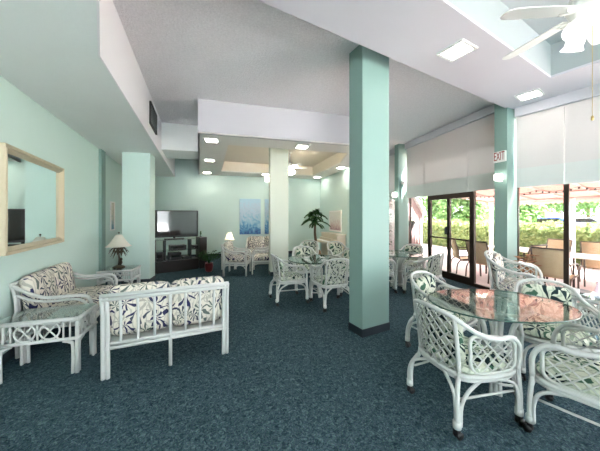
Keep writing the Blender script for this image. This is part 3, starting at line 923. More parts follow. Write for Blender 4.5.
def glass_table(label, x, y, a, b, rz, h=0.74):
    t = thing('glass_dining_table', label, 'dining table', (x, y, 0), rz)
    mb = MB(); n = 56
    el = lambda k, s_: (a * s_ * math.copysign(abs(math.cos(2 * PI * k / n)) ** 0.92, math.cos(2 * PI * k / n)), b * s_ * math.copysign(abs(math.sin(2 * PI * k / n)) ** 0.92, math.sin(2 * PI * k / n)))
    mb.prism([el(k, 1) for k in range(n)], h - 0.012, h)
    top = mb.build('glass_top', M['tglass'], t)
    mb = MB(); mb.tube([(*el(k, 1.0), h - 0.006) for k in range(n)], 0.0065, 6, closed=True); mb.build('glass_rim', M['tedge'], top)
    for k in range(4):
        q = PI / 4 + k * PI / 2
        mb = MB()
        for o_ in (-0.10, 0.0, 0.10):
            c, s_ = math.cos(q + o_ * 2.2), math.sin(q + o_ * 2.2)
            mb.tube([(0.135 * c, 0.135 * s_, 0), (0.115 * c, 0.115 * s_, 0.15), (0.085 * c, 0.085 * s_, 0.36), (0.11 * c, 0.11 * s_, 0.55), (0.20 * c, 0.20 * s_, 0.69), (0.23 * c, 0.23 * s_, h - 0.014)], 0.0165, 8, sub=4)
        mb.build('pedestal_leg', M['rattan'], t)
    for z, r_ in ((0.36, 0.10), (0.10, 0.135), (h - 0.03, 0.225)):
        mb = MB(); mb.tube([(r_ * math.cos(k * PI / 10), r_ * math.sin(k * PI / 10), z) for k in range(20)], 0.012, 6, closed=True)
        mb.build('pedestal_ring', M['rattan'], t)
    return t

GCH = 'white rattan armchairs round the glass dining tables'
chair = make_chair('white rattan armchair nearest the viewer, lattice back turned to us, left of the glass table', 'chair', GCH)
def put(x, y, fx, fy, label, src=None):
    return dup(src or chair, (x, y, 0), facing(fx, fy), label)
chair.location = (1.27, 1.985, 0); chair.rotation_euler.z = facing(0.96, 0.28)
# near set
glass_table('oval glass dining table at the right, nearest the viewer', 1.735, 2.2, 0.565, 0.41, R(2))
put(1.58, 2.76, 0.55, -0.83, 'white rattan armchair at the left far end of the near glass table')
put(1.955, 1.68, -0.55, 0.83, 'white rattan armchair cut off by the right edge of the picture, lattice arm towards us')
put(2.39, 2.37, -0.50, -0.83, 'white rattan armchair with green leaf back cushion behind the near glass table')
# middle set
glass_table('round glass dining table left of the middle column', 0.28, 4.70, 0.50, 0.50, 0.0, 0.70)
put(-0.20, 4.47, 0.93, 0.36, 'white rattan armchair at the left side of the round middle glass table')
put(0.52, 4.23, -0.30, 0.95, 'white rattan armchair, lattice back to us, just left of the middle column')
put(0.12, 5.28, 0.25, -0.97, 'white rattan armchair facing us behind the round glass table, in front of the palm')
put(0.86, 5.02, -0.87, -0.48, 'white rattan armchair between round glass table and middle column, half hidden')
# set by the far door
glass_table('round glass table right of the middle column, near the far window column', 2.05, 5.25, 0.48, 0.48, 0.0, 0.72)
put(2.38, 4.78, -0.57, 0.82, 'white rattan armchair with lattice back to us, in front of the double door')
put(1.55, 5.05, 0.9, 0.3, 'white rattan armchair peeping out at the right side of the middle column')
put(2.50, 5.72, -0.7, -0.7, 'white rattan armchair behind the round table, by the narrow left window')
put(1.70, 6.02, 0.3, -0.95, 'white rattan armchair behind the round table, under the tall plant')
# chairs by the piano
put(0.22, 6.60, -0.2, -0.98, 'white rattan armchair standing before the potted palm')
put(0.98, 6.30, 0.3, -0.95, 'white rattan armchair standing before the cream piano')
# lounge pieces
GST = 'white rattan lounge seats with floral cushions'
settee = make_settee('white rattan settee with its spindle back to us in the middle of the carpet', 'settee', GST)
settee.location = (-1.43, 2.80, 0); settee.rotation_euler.z = facing(-0.407, 0.914)
dup(settee, (-2.925, 3.27, 0), facing(0.914, 0.407), 'white rattan settee with floral cushions against the left wall below the mirror')
dup(settee, (-1.12, 7.85, 0), facing(0.15, -0.99), 'white rattan settee far back below the blue pictures, facing us')
arm1 = make_settee('white rattan lounge chair seen from its side next to the lit lamp at the back', 'lounge chair', GST, 0.60, 0.56, 1)
arm1.location = (-1.63, 6.52, 0); arm1.rotation_euler.z = facing(1, 0.02)
dup(arm1, (-0.98, 6.75, 0), facing(-0.95, -0.1), 'white rattan lounge chair at the back, beside the left edge of the back column')
lounge = make_chair('wide white rattan armchair with two back cushions by the exit sign column', 'lounge chair', GST, 0.13, 'floral', False, 2)
lounge.scale = (1.14, 1.14, 1.14)
lounge.location = (3.17, 3.66, 0); lounge.rotation_euler.z = facing(0.72, -0.69)
# end tables
et = make_end_table('white rattan end table at the left edge, beside the wall settee', 0.64, 0.38, 0.54)
et.location = (-2.475, 2.475, 0); et.rotation_euler.z = R(17)
et3 = make_end_table('white rattan end table under the palm lamp, beside the square pilaster')
et3.location = (-3.40, 4.72, 0); et3.rotation_euler.z = R(15)
et2 = make_end_table('white rattan end table under the lit lamp at the back', 0.42, 0.40)
et2.location = (-2.03, 7.2, 0); et2.rotation_euler.z = R(10)
dup(et3, (3.62, 3.00, 0), R(-58), 'white rattan side table at the right edge, under the window, with dishes on it')

# ------------------------------------------------------------------ lamps
def shade_mb(rt, rb_, z0, z1):
    mb = MB(); n = 24; vs = []; fs = []
    for j in range(7):
        f = j / 6; z = z0 + (z1 - z0) * f; r_ = rb_ + (rt - rb_) * (f ** 0.72)
        for k in range(n): vs.append((r_ * math.cos(2 * PI * k / n), r_ * math.sin(2 * PI * k / n), z))
    for j in range(6):
        for k in range(n):
            l = (k + 1) % n
            fs.append((j * n + k, j * n + l, (j + 1) * n + l, (j + 1) * n + k))
    return mb.add(vs, fs, True)
def lamp_bulb(parent, z, power, r=0.03):
    MB().sphere((0, 0, z), r).build('bulb', M['fanwhite'] if power == 0 else emit('lamp bulb', (1, 0.85, 0.62), power), parent)
pl = thing('palm_table_lamp', 'bronze palm tree table lamp with cream shade on the end table by the pilaster', 'table lamp', (-3.42, 4.72, 0.528))
MB().lathe([(0.10, 0.0), (0.10, 0.015), (0.07, 0.035), (0.035, 0.05), (0.01, 0.055)], (0, 0, 0), 20).build('base', M['bronzepalm'], pl)
MB().tube([(0, 0, 0.04), (0.01, 0, 0.15), (-0.006, 0, 0.28), (0, 0, 0.46)], [0.02, 0.011], 8, sub=5).build('stem', M['bronzepalm'], pl)
mb = MB()
for k in range(11):
    a = k * 2 * PI / 11; c, s_ = math.cos(a), math.sin(a)
    for q in range(2):
        L_ = 0.16 - 0.03 * q; zt = 0.335 - 0.06 * q
        pts = [(0, 0, zt), (c * L_ * 0.5, s_ * L_ * 0.5, zt + 0.05), (c * L_, s_ * L_, zt - 0.02 - 0.03 * (k % 3))]
        P_ = catmull([Vector(p) for p in pts], 5)
        vs = []
        for i, p in enumerate(P_):
            w = 0.024 * math.sin(PI * (0.1 + 0.88 * i / (len(P_) - 1)))
            vs += [(p.x - s_ * w, p.y + c * w, p.z - 0.012), (p.x, p.y, p.z), (p.x + s_ * w, p.y - c * w, p.z - 0.012)]
        mb.add(vs, [(3 * i + o_, 3 * i + 1 + o_, 3 * i + 4 + o_, 3 * i + 3 + o_) for i in range(len(P_) - 1) for o_ in (0, 1)])
mb.build('palm_leaves', M['bronzepalm'], pl)
mb = MB(); mb.sphere((0.055, -0.02, 0.16), 0.025, 10, (1, 1, 1.2)); mb.sphere((0.05, -0.02, 0.10), 0.032, 10, (0.9, 0.9, 1.5)); mb.tube([(0.03, -0.02, 0.13), (0.012, 0, 0.19), (0.0, 0.0, 0.21)], 0.009, 6, sub=3); mb.tube([(0.05, -0.02, 0.07), (0.03, -0.01, 0.05), (0.01, 0, 0.08)], 0.01, 6, sub=3)
mb.build('monkey_figure', M['bronzepalm'], pl)
shade_mb(0.05, 0.21, 0.40, 0.62).build('lamp_shade', M['lampshade'], pl)
MB().tube([(0, 0, 0.45), (0, 0, 0.64)], 0.004, 6).sphere((0, 0, 0.655), 0.016, 8).build('finial', M['bronzepalm'], pl)
tl = thing('table_lamp', 'lit table lamp with white bell shade on the back end table by the plant', 'table lamp', (-2.03, 7.2, 0.528))
MB().lathe([(0.07, 0.0), (0.07, 0.015), (0.03, 0.03), (0.022, 0.08), (0.04, 0.13), (0.045, 0.18), (0.02, 0.24), (0.012, 0.30)], (0, 0, 0), 18).build('base', M['bronzepalm'], tl)
shade_mb(0.06, 0.145, 0.28, 0.50).build('lamp_shade', M['lampshade'], tl)
lamp_bulb(tl, 0.37, 14)

# ------------------------------------------------------------------ wall lights, exit sign
def sconce(P, nrm, z, label, s=1.0, power=2):
    t = thing('wall_sconce', label, 'wall light', (P[0], P[1], z), facing(nrm[0], nrm[1]), 'white sconces on the columns')
    MB().rbox((0, 0.012, 0), (0.10 * s, 0.024, 0.17 * s), 0.006).build('backplate', M['fanwhite'], t)
    MB().rbox((0, 0.07, 0.02), (0.15 * s, 0.09, 0.16 * s), 0.012).build('lamp_shade', emit('lit sconce glass', (1.0, 0.95, 0.85), power), t)
    return t
v22 = Vector((math.cos(a22), math.sin(a22))); u22 = Vector((-math.sin(a22), math.cos(a22)))
p = K2 + u22 * 0.10 - v22 * 0.001
sconce(p, -v22, 2.17, 'lit white sconce under the exit sign', 0.72, 1.6)
p3 = K3 + Vector((-0.225, 0.974)) * 0.10 - Vector((0.974, 0.225)) * 0.001
sconce(p3, (-0.974, -0.225), 2.12, 'lit white sconce on the far window column', 0.85, 1.6)
v15 = Vector((0.966, 0.26))
sconce(Vector((-0.74, 6.25)) + Vector((-0.26, 0.966)) * 0.15 - v15 * 0.001, -v15, 2.42, 'small lit sconce on the left face of the back column', 0.8, 1.6)
p = K2 + u22 * 0.105 - v22 * 0.001
ex = thing('exit_sign', 'white exit sign with red letters on the column between the window bays', 'exit sign', (p.x, p.y, 2.56), facing(-v22.x, -v22.y))
MB().rbox((0, 0.02, 0), (0.20, 0.04, 0.19), 0.006).build('housing', M['fanwhite'], ex)
tx = bpy.data.curves.new('exit_letters', 'FONT'); tx.body = 'EXIT'; tx.size = 0.15; tx.extrude = 0.002; tx.align_x = 'CENTER'; tx.align_y = 'CENTER'; tx.space_character = 1.0
to = bpy.data.objects.new('tmp_letters', tx); C.objects.link(to)
dg = bpy.context.evaluated_depsgraph_get(); dg.update()
me = bpy.data.meshes.new_from_object(to.evaluated_get(dg)); bpy.data.objects.remove(to)
me.name = 'lettering'; me.materials.clear(); me.materials.append(M['exit_red'])
wd = max(v.co.x for v in me.vertices) - min(v.co.x for v in me.vertices)
for v in me.vertices: v.co = Vector((-v.co.x * 0.17 / wd, 0.0425 - v.co.z, v.co.y * 1.45))
me.flip_normals() if hasattr(me, 'flip_normals') else None
lo = bpy.data.objects.new('lettering', me); C.objects.link(lo); lo.parent = ex
# the sign is seen from its +y side, so letters run towards -x
box = thing('thermostat', 'small white control box high on the far window column', 'control box', (*(K3 + Vector((0.974, 0.225)) * 0.14 - Vector((-0.225, 0.974)) * 0.001), 2.50), facing(0.225, -0.974))
MB().rbox((0, 0.02, 0), (0.12, 0.04, 0.12), 0.008).build('case', M['fanwhite'], box)
MB().rbox((0, 0.042, -0.01), (0.07, 0.006, 0.03), 0.002).build('display', M['ventgrey'], box)

# ------------------------------------------------------------------ mirror, pictures, vent
vL = Vector((0.914, 0.407))
def on_left_wall(s, z, name, label, cat):
    p = Vector(lw(s)) + vL * 0.003
    return thing(name, label, cat, (p.x, p.y, z), facing(vL.x, vL.y))
def frame_mb(w, h, f, th):
    mb = MB(); prof = [(0.0, 0.0), (0.0, th), (f * 0.3, th * 0.75), (f * 0.55, th * 0.95), (f, th * 0.35), (f, 0.0)]
    cs = [(-1, -1), (1, -1), (1, 1), (-1, 1)]
    vs = []
    for sx, sz in cs:
        for i, d in prof: vs.append((sx * (w / 2 - i), d, sz * (h / 2 - i)))
    n = len(prof); fs = []
    for k in range(4):
        l = (k + 1) % 4
        for i in range(n - 1): fs.append((k * n + i, l * n + i, l * n + i + 1, k * n + i + 1))
    return mb.add(vs, fs)
mi = on_left_wall(0.50, 1.655, 'wall_mirror', 'large mirror in a champagne frame on the left wall', 'mirror')
mi.rotation_euler.z += R(3.4); mi.location += Vector((0.914, 0.407, 0)) * 0.045
frame_mb(1.46, 1.06, 0.075, 0.06).build('frame', M['silver'], mi)
MB().box((0, 0.014, 0), (1.33, 0.01, 0.93)).build('mirror_glass', M['mirror'], mi)
def picture(p, nrm, z, w, h, mat, label, f=0.0, name='picture'):
    t = thing(name, label, 'picture', (p[0], p[1], z), facing(nrm[0], nrm[1]))
    if f:
        frame_mb(w, h, f, 0.03).build('frame', M['white'], t); MB().box((0, 0.01, 0), (w - f * 1.6, 0.008, h - f * 1.6)).build('print', mat, t)
    else: MB().rbox((0, 0.018, 0), (w, 0.034, h), 0.003).build('canvas', mat, t)
    return t
pw_ = Vector(lw(3.95)) + vL * 0.003
picture(pw_, vL, 1.50, 0.34, 0.70, M['art_heron'], 'pale upright picture above the palm lamp, beside the pilaster', 0.03)
nb = Vector((0.259, -0.966))
def backpt(px, off=0.003):
    k = (px - 300) / 250
    t = (0.83 - k * 10.38) / (0.966 - k * 0.259); return Vector(bw(t)) + nb * off
picture(backpt(250.2), nb, 1.5 - 0.5 * 9.6 / 250, 0.80, 1.36, M['art_blue'], 'blue seascape canvas on the back wall left of the back column', 0.0)
picture(backpt(274), nb, 1.5 - 0.5 * 9.8 / 250, 0.74, 1.36, M['art_blue'], 'blue seascape canvas partly hidden behind the back column', 0.0)
nr = Vector((-0.965, -0.261))
def rightpt(px, off=0.003):
    k = (px - 300) / 250
    t = (k * 10.38 - 0.83) / (0.261 + k * 0.965); return Vector((0.83 + 0.261 * t, 10.38 - 0.965 * t)) + nr * off
picture(rightpt(335.5), nr, 1.5 - 5 * 8.9 / 250, 1.05, 0.74, M['art_pale'], 'white framed pale print on the wall above the piano', 0.06)
pv = f0 + fd * 2.65 + Vector((0.9272, 0.3746)) * 0.017
ve = thing('air_vent', 'grey air vent in the white edge of the left ceiling', 'air vent', (pv.x, pv.y, 3.30), facing(0.9272, 0.3746))
MB().box((0, 0.006, 0), (0.62, 0.012, 0.34)).build('backing', M['ventdark'], ve)
mb = MB(); 
for (c, d) in (((0, 0.015, 0.18), (0.68, 0.03, 0.03)), ((0, 0.015, -0.18), (0.68, 0.03, 0.03)), ((0.325, 0.015, 0), (0.03, 0.03, 0.34)), ((-0.325, 0.015, 0), (0.03, 0.03, 0.34))): mb.box(c, d)
mb.build('frame', M['ventdark'], ve)
mb = MB()
for k in range(11): mb.box((0, 0.018, -0.15 + 0.03 * k), (0.62, 0.004, 0.026), 0, R(35))
mb.build('louvres', M['ventgrey'], ve)

# ------------------------------------------------------------------ television corner
tvs = thing('media_console', 'dark brown media console with open glass shelves below the television', 'tv stand', (-3.40, 6.98, 0), facing(0.6, -0.8))
# its own +x points left in the photograph
MB().rbox((0.64, 0, 0.435), (0.14, 0.44, 0.87), 0.008).build('tower', M['wood'], tvs)
MB().rbox((-0.62, 0, 0.445), (0.20, 0.44, 0.89), 0.008).build('tower', M['wood'], tvs)
dr = MB().rbox((0.04, 0.01, 0.165), (1.08, 0.42, 0.27), 0.006).build('drawer', M['wood'], tvs)
MB().box((0.04, 0, 0.02), (1.04, 0.38, 0.04)).build('plinth', M['wood'], tvs)
for z in (0.56, 0.855): MB().box((0.04, 0, z), (1.12, 0.40, 0.012)).build('glass_shelf', M['tglass'], tvs)
for x in (0.34, -0.30):
    MB().box((x, -0.02, 0.575), (0.03, 0.34, 0.548)).build('upright', M['black'], tvs)
def on_console(lx, ly, z):
    a = facing(0.6, -0.8); return (-3.40 + math.cos(a) * lx - math.sin(a) * ly, 6.98 + math.sin(a) * lx + math.cos(a) * ly, z), a
def box_device(lx, ly, z, d, name, label, cat, detail):
    loc, a = on_console(lx, ly, z)
    t = thing(name, label, cat, loc, a)
    MB().rbox((0, 0, d[2] / 2), d, 0.006).build('case', M['black'], t)
    detail(t, d)
    return t
def panel(t, d):
    MB().box((0, d[1] / 2 + 0.002, d[2] * 0.6), (d[0] * 0.7, 0.004, d[2] * 0.35)).build('front_panel', M['screen'], t)
    MB().tube([(d[0] * 0.42, d[1] / 2, d[2] * 0.35), (d[0] * 0.42, d[1] / 2 + 0.012, d[2] * 0.35)], 0.01, 10).build('knob', M['ventgrey'], t)
box_device(0.02, 0.02, 0.567, (0.40, 0.30, 0.13), 'media_receiver', 'black receiver in the middle of the console upper shelf', 'audio device', panel)
box_device(-0.44, 0.02, 0.567, (0.13, 0.28, 0.10), 'media_player', 'small black player on the upper shelf beside the right tower', 'media player', panel)
box_device(0.10, 0.02, 0.302, (0.30, 0.30, 0.20), 'audio_speaker', 'black boxy speaker low in the middle of the console', 'speaker', panel)
box_device(-0.18, 0.02, 0.302, (0.18, 0.28, 0.07), 'disc_player', 'flat black disc player low in the console, right of the speaker', 'media player', panel)
box_device(0.47, 0.04, 0.302, (0.16, 0.24, 0.24), 'subwoofer', 'black cube subwoofer low at the left of the console', 'speaker', panel)
loc, a = on_console(0.10, 0.0, 0.862)
tv = thing('television', 'large flat television standing on the media console', 'television', loc, facing(0.47, -0.88))
MB().rbox((0, -0.01, 0.425), (1.22, 0.06, 0.74), 0.01).build('case', M['black'], tv)
MB().box((0, 0.0215, 0.435), (1.15, 0.004, 0.66)).build('screen', M['screen'], tv)
MB().rbox((0, 0, 0.012), (0.5, 0.24, 0.022), 0.006).tube([(0, -0.02, 0.02), (0, -0.02, 0.1)], 0.03, 10).build('stand', M['black'], tv)
loc, a = on_console(-0.60, 0.02, 0.892)
orn = thing('bird_ornament', 'small green bird ornament on the right tower of the console', 'ornament', loc, a)
MB().sphere((0, 0, 0.10), 0.03, 10, (0.8, 0.8, 1.6)).sphere((0, 0.01, 0.155), 0.018).tube([(0, 0, 0.06), (0.02, -0.02, 0.02)], 0.006, 6).build('body', M['palm'], orn)
MB().lathe([(0.03, 0), (0.03, 0.012), (0.008, 0.02), (0.006, 0.06)], (0, 0, 0), 12).build('base', M['wood'], orn)

# ------------------------------------------------------------------ plants
def leaf_quad(mb, p, d, up, L_, w):
    d = Vector(d).normalized(); sd = d.cross(Vector(up)); 
    if sd.length < 1e-4: sd = d.orthogonal()
    sd.normalize()
    p = Vector(p); m_ = p + d * L_ * 0.5
    mb.add([p, m_ + sd * w, p + d * L_ - Vector((0, 0, L_ * 0.12)), m_ - sd * w], [(0, 1, 2, 3)])
def frond(mb, base, az, L_, rise, droop, n=16, lw_=0.10):
    c, s_ = math.cos(az), math.sin(az)
    pts = [Vector(base), Vector(base) + Vector((c * L_ * 0.35, s_ * L_ * 0.35, rise)), Vector(base) + Vector((c * L_ * 0.75, s_ * L_ * 0.75, rise * 0.8 - droop * 0.4)), Vector(base) + Vector((c * L_, s_ * L_, rise * 0.3 - droop))]
    P_ = catmull(pts, n // 3)
    mb.tube(P_, [0.006, 0.002], 5)
    for i in range(1, len(P_)):
        t_ = (P_[i] - P_[i - 1]).normalized(); f = i / len(P_)
        ll = lw_ * (0.6 + 0.8 * math.sin(PI * min(1, f * 0.9 + 0.08)))
        for sg in (-1, 1):
            for h_ in (0.0, 0.5):
                b_ = P_[i - 1].lerp(P_[i], h_)
                dd = (Vector((-s_, c, 0)) * sg * 0.85 + t_ * 0.65 + Vector((0, 0, -0.12 - 0.3 * f))).normalized()
                leaf_quad(mb, b_, dd, (0, 0, 1), ll, 0.011)
palm = thing('potted_palm', 'potted palm tree with dark fronds in a woven basket before the back wall', 'plant', (0.46, 7.55, 0))
MB().lathe([(0.13, 0), (0.17, 0.05), (0.19, 0.25), (0.175, 0.42), (0.19, 0.45), (0.165, 0.45), (0.15, 0.40)], (0, 0, 0), 20).build('basket', M['basket'], palm)
MB().tube([(0, 0, 0.38), (0.02, 0, 0.7), (-0.01, 0.01, 0.98), (0.0, 0, 1.30)], [0.05, 0.032], 9, sub=5).build('trunk', M['trunk'], palm)
for k in range(17):
    mb = MB(); az = k * 2.399 ; q = (k % 3)
    el = (R(5), R(38), R(66))[q] + R(12) * math.sin(k * 1.7)
    frond(mb, (0, 0, 1.29), az, 0.45 * math.cos(el), 0.36 * math.sin(el) + 0.03, 0.13 - 0.34 * math.sin(el), 18, 0.10)
    mb.build('frond', M['palm'], palm)
pp = thing('potted_plant', 'leafy plant in a red pot on the carpet beside the media console', 'plant', (-2.46, 6.76, 0))
MB().lathe([(0.07, 0), (0.095, 0.03), (0.11, 0.16), (0.10, 0.22), (0.11, 0.235), (0.09, 0.235), (0.085, 0.18)], (0, 0, 0), 18).build('pot', M['red'], pp)
mb = MB()
for k in range(26):
    az = k * 2.399; el = 0.35 + 0.6 * ((k * 7) % 10) / 10
    mb.tube([(0, 0, 0.2), (0.1 * math.cos(az), 0.1 * math.sin(az), 0.32 + 0.2 * el), (0.22 * math.cos(az) * (1.2 - el * .5), 0.22 * math.sin(az) * (1.2 - el * .5), 0.34 + 0.28 * el)], [0.005, 0.002], 5, sub=3)
    for q in range(4):
        f = 0.45 + 0.18 * q
        leaf_quad(mb, (0.24 * f * math.cos(az), 0.24 * f * math.sin(az), 0.25 + 0.32 * el * f), (math.cos(az + (q % 2 - .5) * 2), math.sin(az + (q % 2 - .5) * 2), 0.25), (0, 0, 1), 0.15, 0.036)
mb.build('leaves', M['palm'], pp)
fx = thing('ficus_tree', 'tall dark leafy indoor tree behind the far window column', 'plant', (2.62, 7.72, 0))
MB().lathe([(0.12, 0), (0.16, 0.3), (0.14, 0.3), (0.12, 0.27)], (0, 0, 0), 16).build('pot', M['basket'], fx)
MB().tube([(0, 0, 0.2), (0.03, 0.01, 0.9), (0, 0, 1.6), (0.02, 0, 2.0)], [0.028, 0.01], 7, sub=4).build('trunk', M['trunk'], fx)
mb = MB(); rg = random.Random(3)
for k in range(520):
    z = rg.uniform(0.55, 2.2); rr = 0.19 * math.sqrt(rg.random()) * (1.0 if z < 1.9 else 0.7); az = rg.uniform(0, 2 * PI)
    leaf_quad(mb, (rr * math.cos(az), rr * math.sin(az), z), (math.cos(az + rg.uniform(-1, 1)), math.sin(az + rg.uniform(-1, 1)), rg.uniform(-0.6, 0.5)), (0, 0, 1), rg.uniform(0.07, 0.12), 0.024)
mb.build('foliage', M['palm'], fx)

# ------------------------------------------------------------------ piano
pc = rightpt(338, 0.32)
pn = thing('upright_piano', 'cream upright piano against the wall behind the palm', 'piano', (pc.x, pc.y, 0), facing(nr.x, nr.y))
MB().rbox((0, -0.12, 0.44), (1.42, 0.30, 0.88), 0.01).build('body', M['piano'], pn)
MB().rbox((0, -0.12, 0.90), (1.46, 0.34, 0.035), 0.008).build('lid', M['piano'], pn)
MB().rbox((0, 0.14, 0.62), (1.42, 0.26, 0.07), 0.01).build('key_bed', M['piano'], pn)
MB().box((0, 0.19, 0.664), (1.26, 0.14, 0.016)).build('keys', M['white'], pn)
MB().rbox((0, 0.06, 0.70), (1.40, 0.09, 0.10), 0.01).build('fallboard', M['piano'], pn)
for s_ in (-1, 1): MB().rbox((s_ * 0.66, 0.22, 0.295), (0.07, 0.07, 0.59), 0.008).build('leg', M['piano'], pn)

# ------------------------------------------------------------------ things on the right side table
sx, sy, sz = 3.62, 3.00, 0.53
def small(name, label, cat, x, y): return thing(name, label, cat, (x, y, sz))
o = small('serving_dish', 'dark shallow dish on the side table at the right edge', 'dish', 3.50, 3.16)
MB().lathe([(0.05, 0), (0.11, 0.02), (0.13, 0.035), (0.12, 0.032), (0.05, 0.012)], (0, 0, 0), 22).build('bowl', M['black'], o)
o = small('votive_glass', 'small white cup at the left end of the side table', 'cup', 3.36, 3.06)
MB().lathe([(0.03, 0), (0.04, 0.01), (0.045, 0.08), (0.04, 0.08), (0.035, 0.015)], (0, 0, 0), 16).build('cup', M['white'], o)
o = small('glass_vase', 'pink glass vase on the side table behind the dark dish', 'vase', 3.74, 3.12)
MB().lathe([(0.03, 0), (0.045, 0.03), (0.03, 0.09), (0.022, 0.13), (0.04, 0.16), (0.036, 0.16), (0.018, 0.13)], (0, 0, 0), 16).build('vase', M['pinkglass'], o)
o = small('tray', 'pale blue rectangular tray on the side table at the picture edge', 'tray', 3.62, 2.90); o.rotation_euler.z = R(-58)
MB().rbox((0, 0, 0.012), (0.26, 0.18, 0.022), 0.006).build('body', M['plate'], o)
fl = thing('dried_flower_pot', 'pot of dried russet flowers standing by the window beside the wide armchair', 'plant', (3.80, 4.20, 0))
MB().lathe([(0.10, 0), (0.13, 0.05), (0.14, 0.40), (0.12, 0.42), (0.10, 0.38)], (0, 0, 0), 16).build('pot', M['basket'], fl)
mb = MB(); rg = random.Random(5)
for k in range(40):
    az = rg.uniform(0, 6.28); rr = rg.uniform(0.02, 0.17); z = rg.uniform(0.58, 0.85)
    mb.tube([(0, 0, 0.36), (rr * 0.5 * math.cos(az), rr * 0.5 * math.sin(az), 0.55), (rr * math.cos(az), rr * math.sin(az), z)], 0.003, 4)
    for q in range(6):
        a = q * 1.05
        leaf_quad(mb, (rr * math.cos(az), rr * math.sin(az), z), (math.cos(a), math.sin(a), 0.4), (0, 0, 1), 0.06, 0.02)
mb.build('flowers', M['flower'], fl)

# ------------------------------------------------------------------ outside
struct(MB().prism([nw(9.4, 0.13), (Q.x + 0.11, Q.y + 0.11), fw(14, 0.13), fw(14, 6.2), (Q.x + 5.8, Q.y + 2.9), nw(9.4, 6.2)], -0.15, -0.01).build('ground_patio', M['deck']))
struct(MB().prism([nw(30, 6.2), (Q.x + 5.8, Q.y + 2.9), fw(14, 6.2), fw(60, 6.2), (80, 90), (90, -30)], -0.2, -0.03).build('ground_lawn', M['lawn']))
struct(MB().prism([nw(30, 13), nw(0, 13), fw(10, 15), fw(10, 30), nw(0, 29), nw(30, 29)], -0.2, -0.02).build('ground_road', M['road']))
struct(MB().prism([(-40, -5.5), (12, -5.5), (20, -60), (-40, -60)], -0.15, -0.01).build('ground_rear_bounce', M['bounce_ground']))  # unseen pale ground behind the room, added to bounce light onto the ceilings
# awning
aw = thing('patio_awning', 'coral canvas awning over the patio outside the windows', 'awning', (0, 0, 0))
A = [nw(3.2, 0.14), (Q.x + 0.13, Q.y + 0.1), fw(3.9, 0.14)]; B = [nw(3.2, 4.0), (Q.x + 3.75, Q.y + 1.75), fw(3.9, 4.0)]
mb = MB()
zi, zo = 2.55, 2.02
for i in range(2):
    mb.hexa([(*A[i], zi), (*B[i], zo), (*B[i + 1], zo), (*A[i + 1], zi)], [(*A[i], zi + 0.01), (*B[i], zo + 0.01), (*B[i + 1], zo + 0.01), (*A[i + 1], zi + 0.01)])
mb.build('canvas', M['awning'], aw)
mb = MB()
for i in range(2):
    n = 24
    for k in range(n):
        p = Vector(B[i]).lerp(Vector(B[i + 1]), k / n); q = Vector(B[i]).lerp(Vector(B[i + 1]), (k + 1) / n); m_ = (p + q) / 2
        vs = [(*p, zo), (*q, zo), (*q, zo - 0.13), (*m_, zo - 0.18), (*p, zo - 0.13)]
        mb.add(vs, [(0, 1, 2, 3, 4)])
mb.build('scalloped_valance', M['awning'], aw)
for i in range(2):
    for k in range(5):
        f = k / 4
        p = Vector(A[i]).lerp(Vector(A[i + 1]), f); q = Vector(B[i]).lerp(Vector(B[i + 1]), f)
        if i == 1 and k == 0: continue
        MB().tube([(*p, zi - 0.04), (*q, zo - 0.03)], 0.025, 6).build('rafter', M['awning_frame'], aw)
mb = MB()
for i in range(2): mb.tube([(*B[i], zo - 0.03), (*B[i + 1], zo - 0.03)], 0.03, 6)
for f in (0.45, 0.75):
    for i in range(2):
        p = Vector((*A[i], zi)).lerp(Vector((*B[i], zo)), f); q = Vector((*A[i + 1], zi)).lerp(Vector((*B[i + 1], zo)), f)
        mb.tube([p - Vector((0, 0, 0.05)), q - Vector((0, 0, 0.05))], 0.022, 6)
mb.build('edge_beam', M['awning_frame'], aw)
for P_, lab in ((nw(0.88, 3.9), 'white awning post seen through the right hand window'), (fw(1.4, 3.85), 'white awning post seen through the double door'), (fw(3.7, 3.9), 'white awning post at the far end of the patio'), (nw(4.0, 3.9), 'white awning post beyond the right edge of the picture')):
    t = thing('awning_post', lab, 'post', (P_[0], P_[1], -0.01), 0, 'white posts of the awning')
    MB().tube([(0, 0, 0.02), (0, 0, 1.98)], 0.055, 12).build('shaft', M['white'], t)
    MB().box((0, 0, 0.012), (0.22, 0.22, 0.024)).build('base', M['white'], t)
mb = MB(); rg = random.Random(2)
lights = thing('string_lights', 'string of small dark bulbs hanging under the coral awning', 'string lights', (0, 0, 0))
cords = MB()
for (P0, f) in ((0, 0.3), (0, 0.62)):
    for i in range(2):
        p = Vector((*A[i], zi)).lerp(Vector((*B[i], zo)), f); q = Vector((*A[i + 1], zi)).lerp(Vector((*B[i + 1], zo)), f)
        pts = []
        for k in range(25):
            w = p.lerp(q, k / 24) - Vector((0, 0, 0.06 + 0.06 * abs(math.sin(k * PI / 6))))
            pts.append(w)
            mb.sphere(w - Vector((0, 0, 0.03)), 0.022, 6)
        cords.tube(pts, 0.005, 4)
cords.build('cord', M['black'], lights); mb.build('bulbs', M['black'], lights)

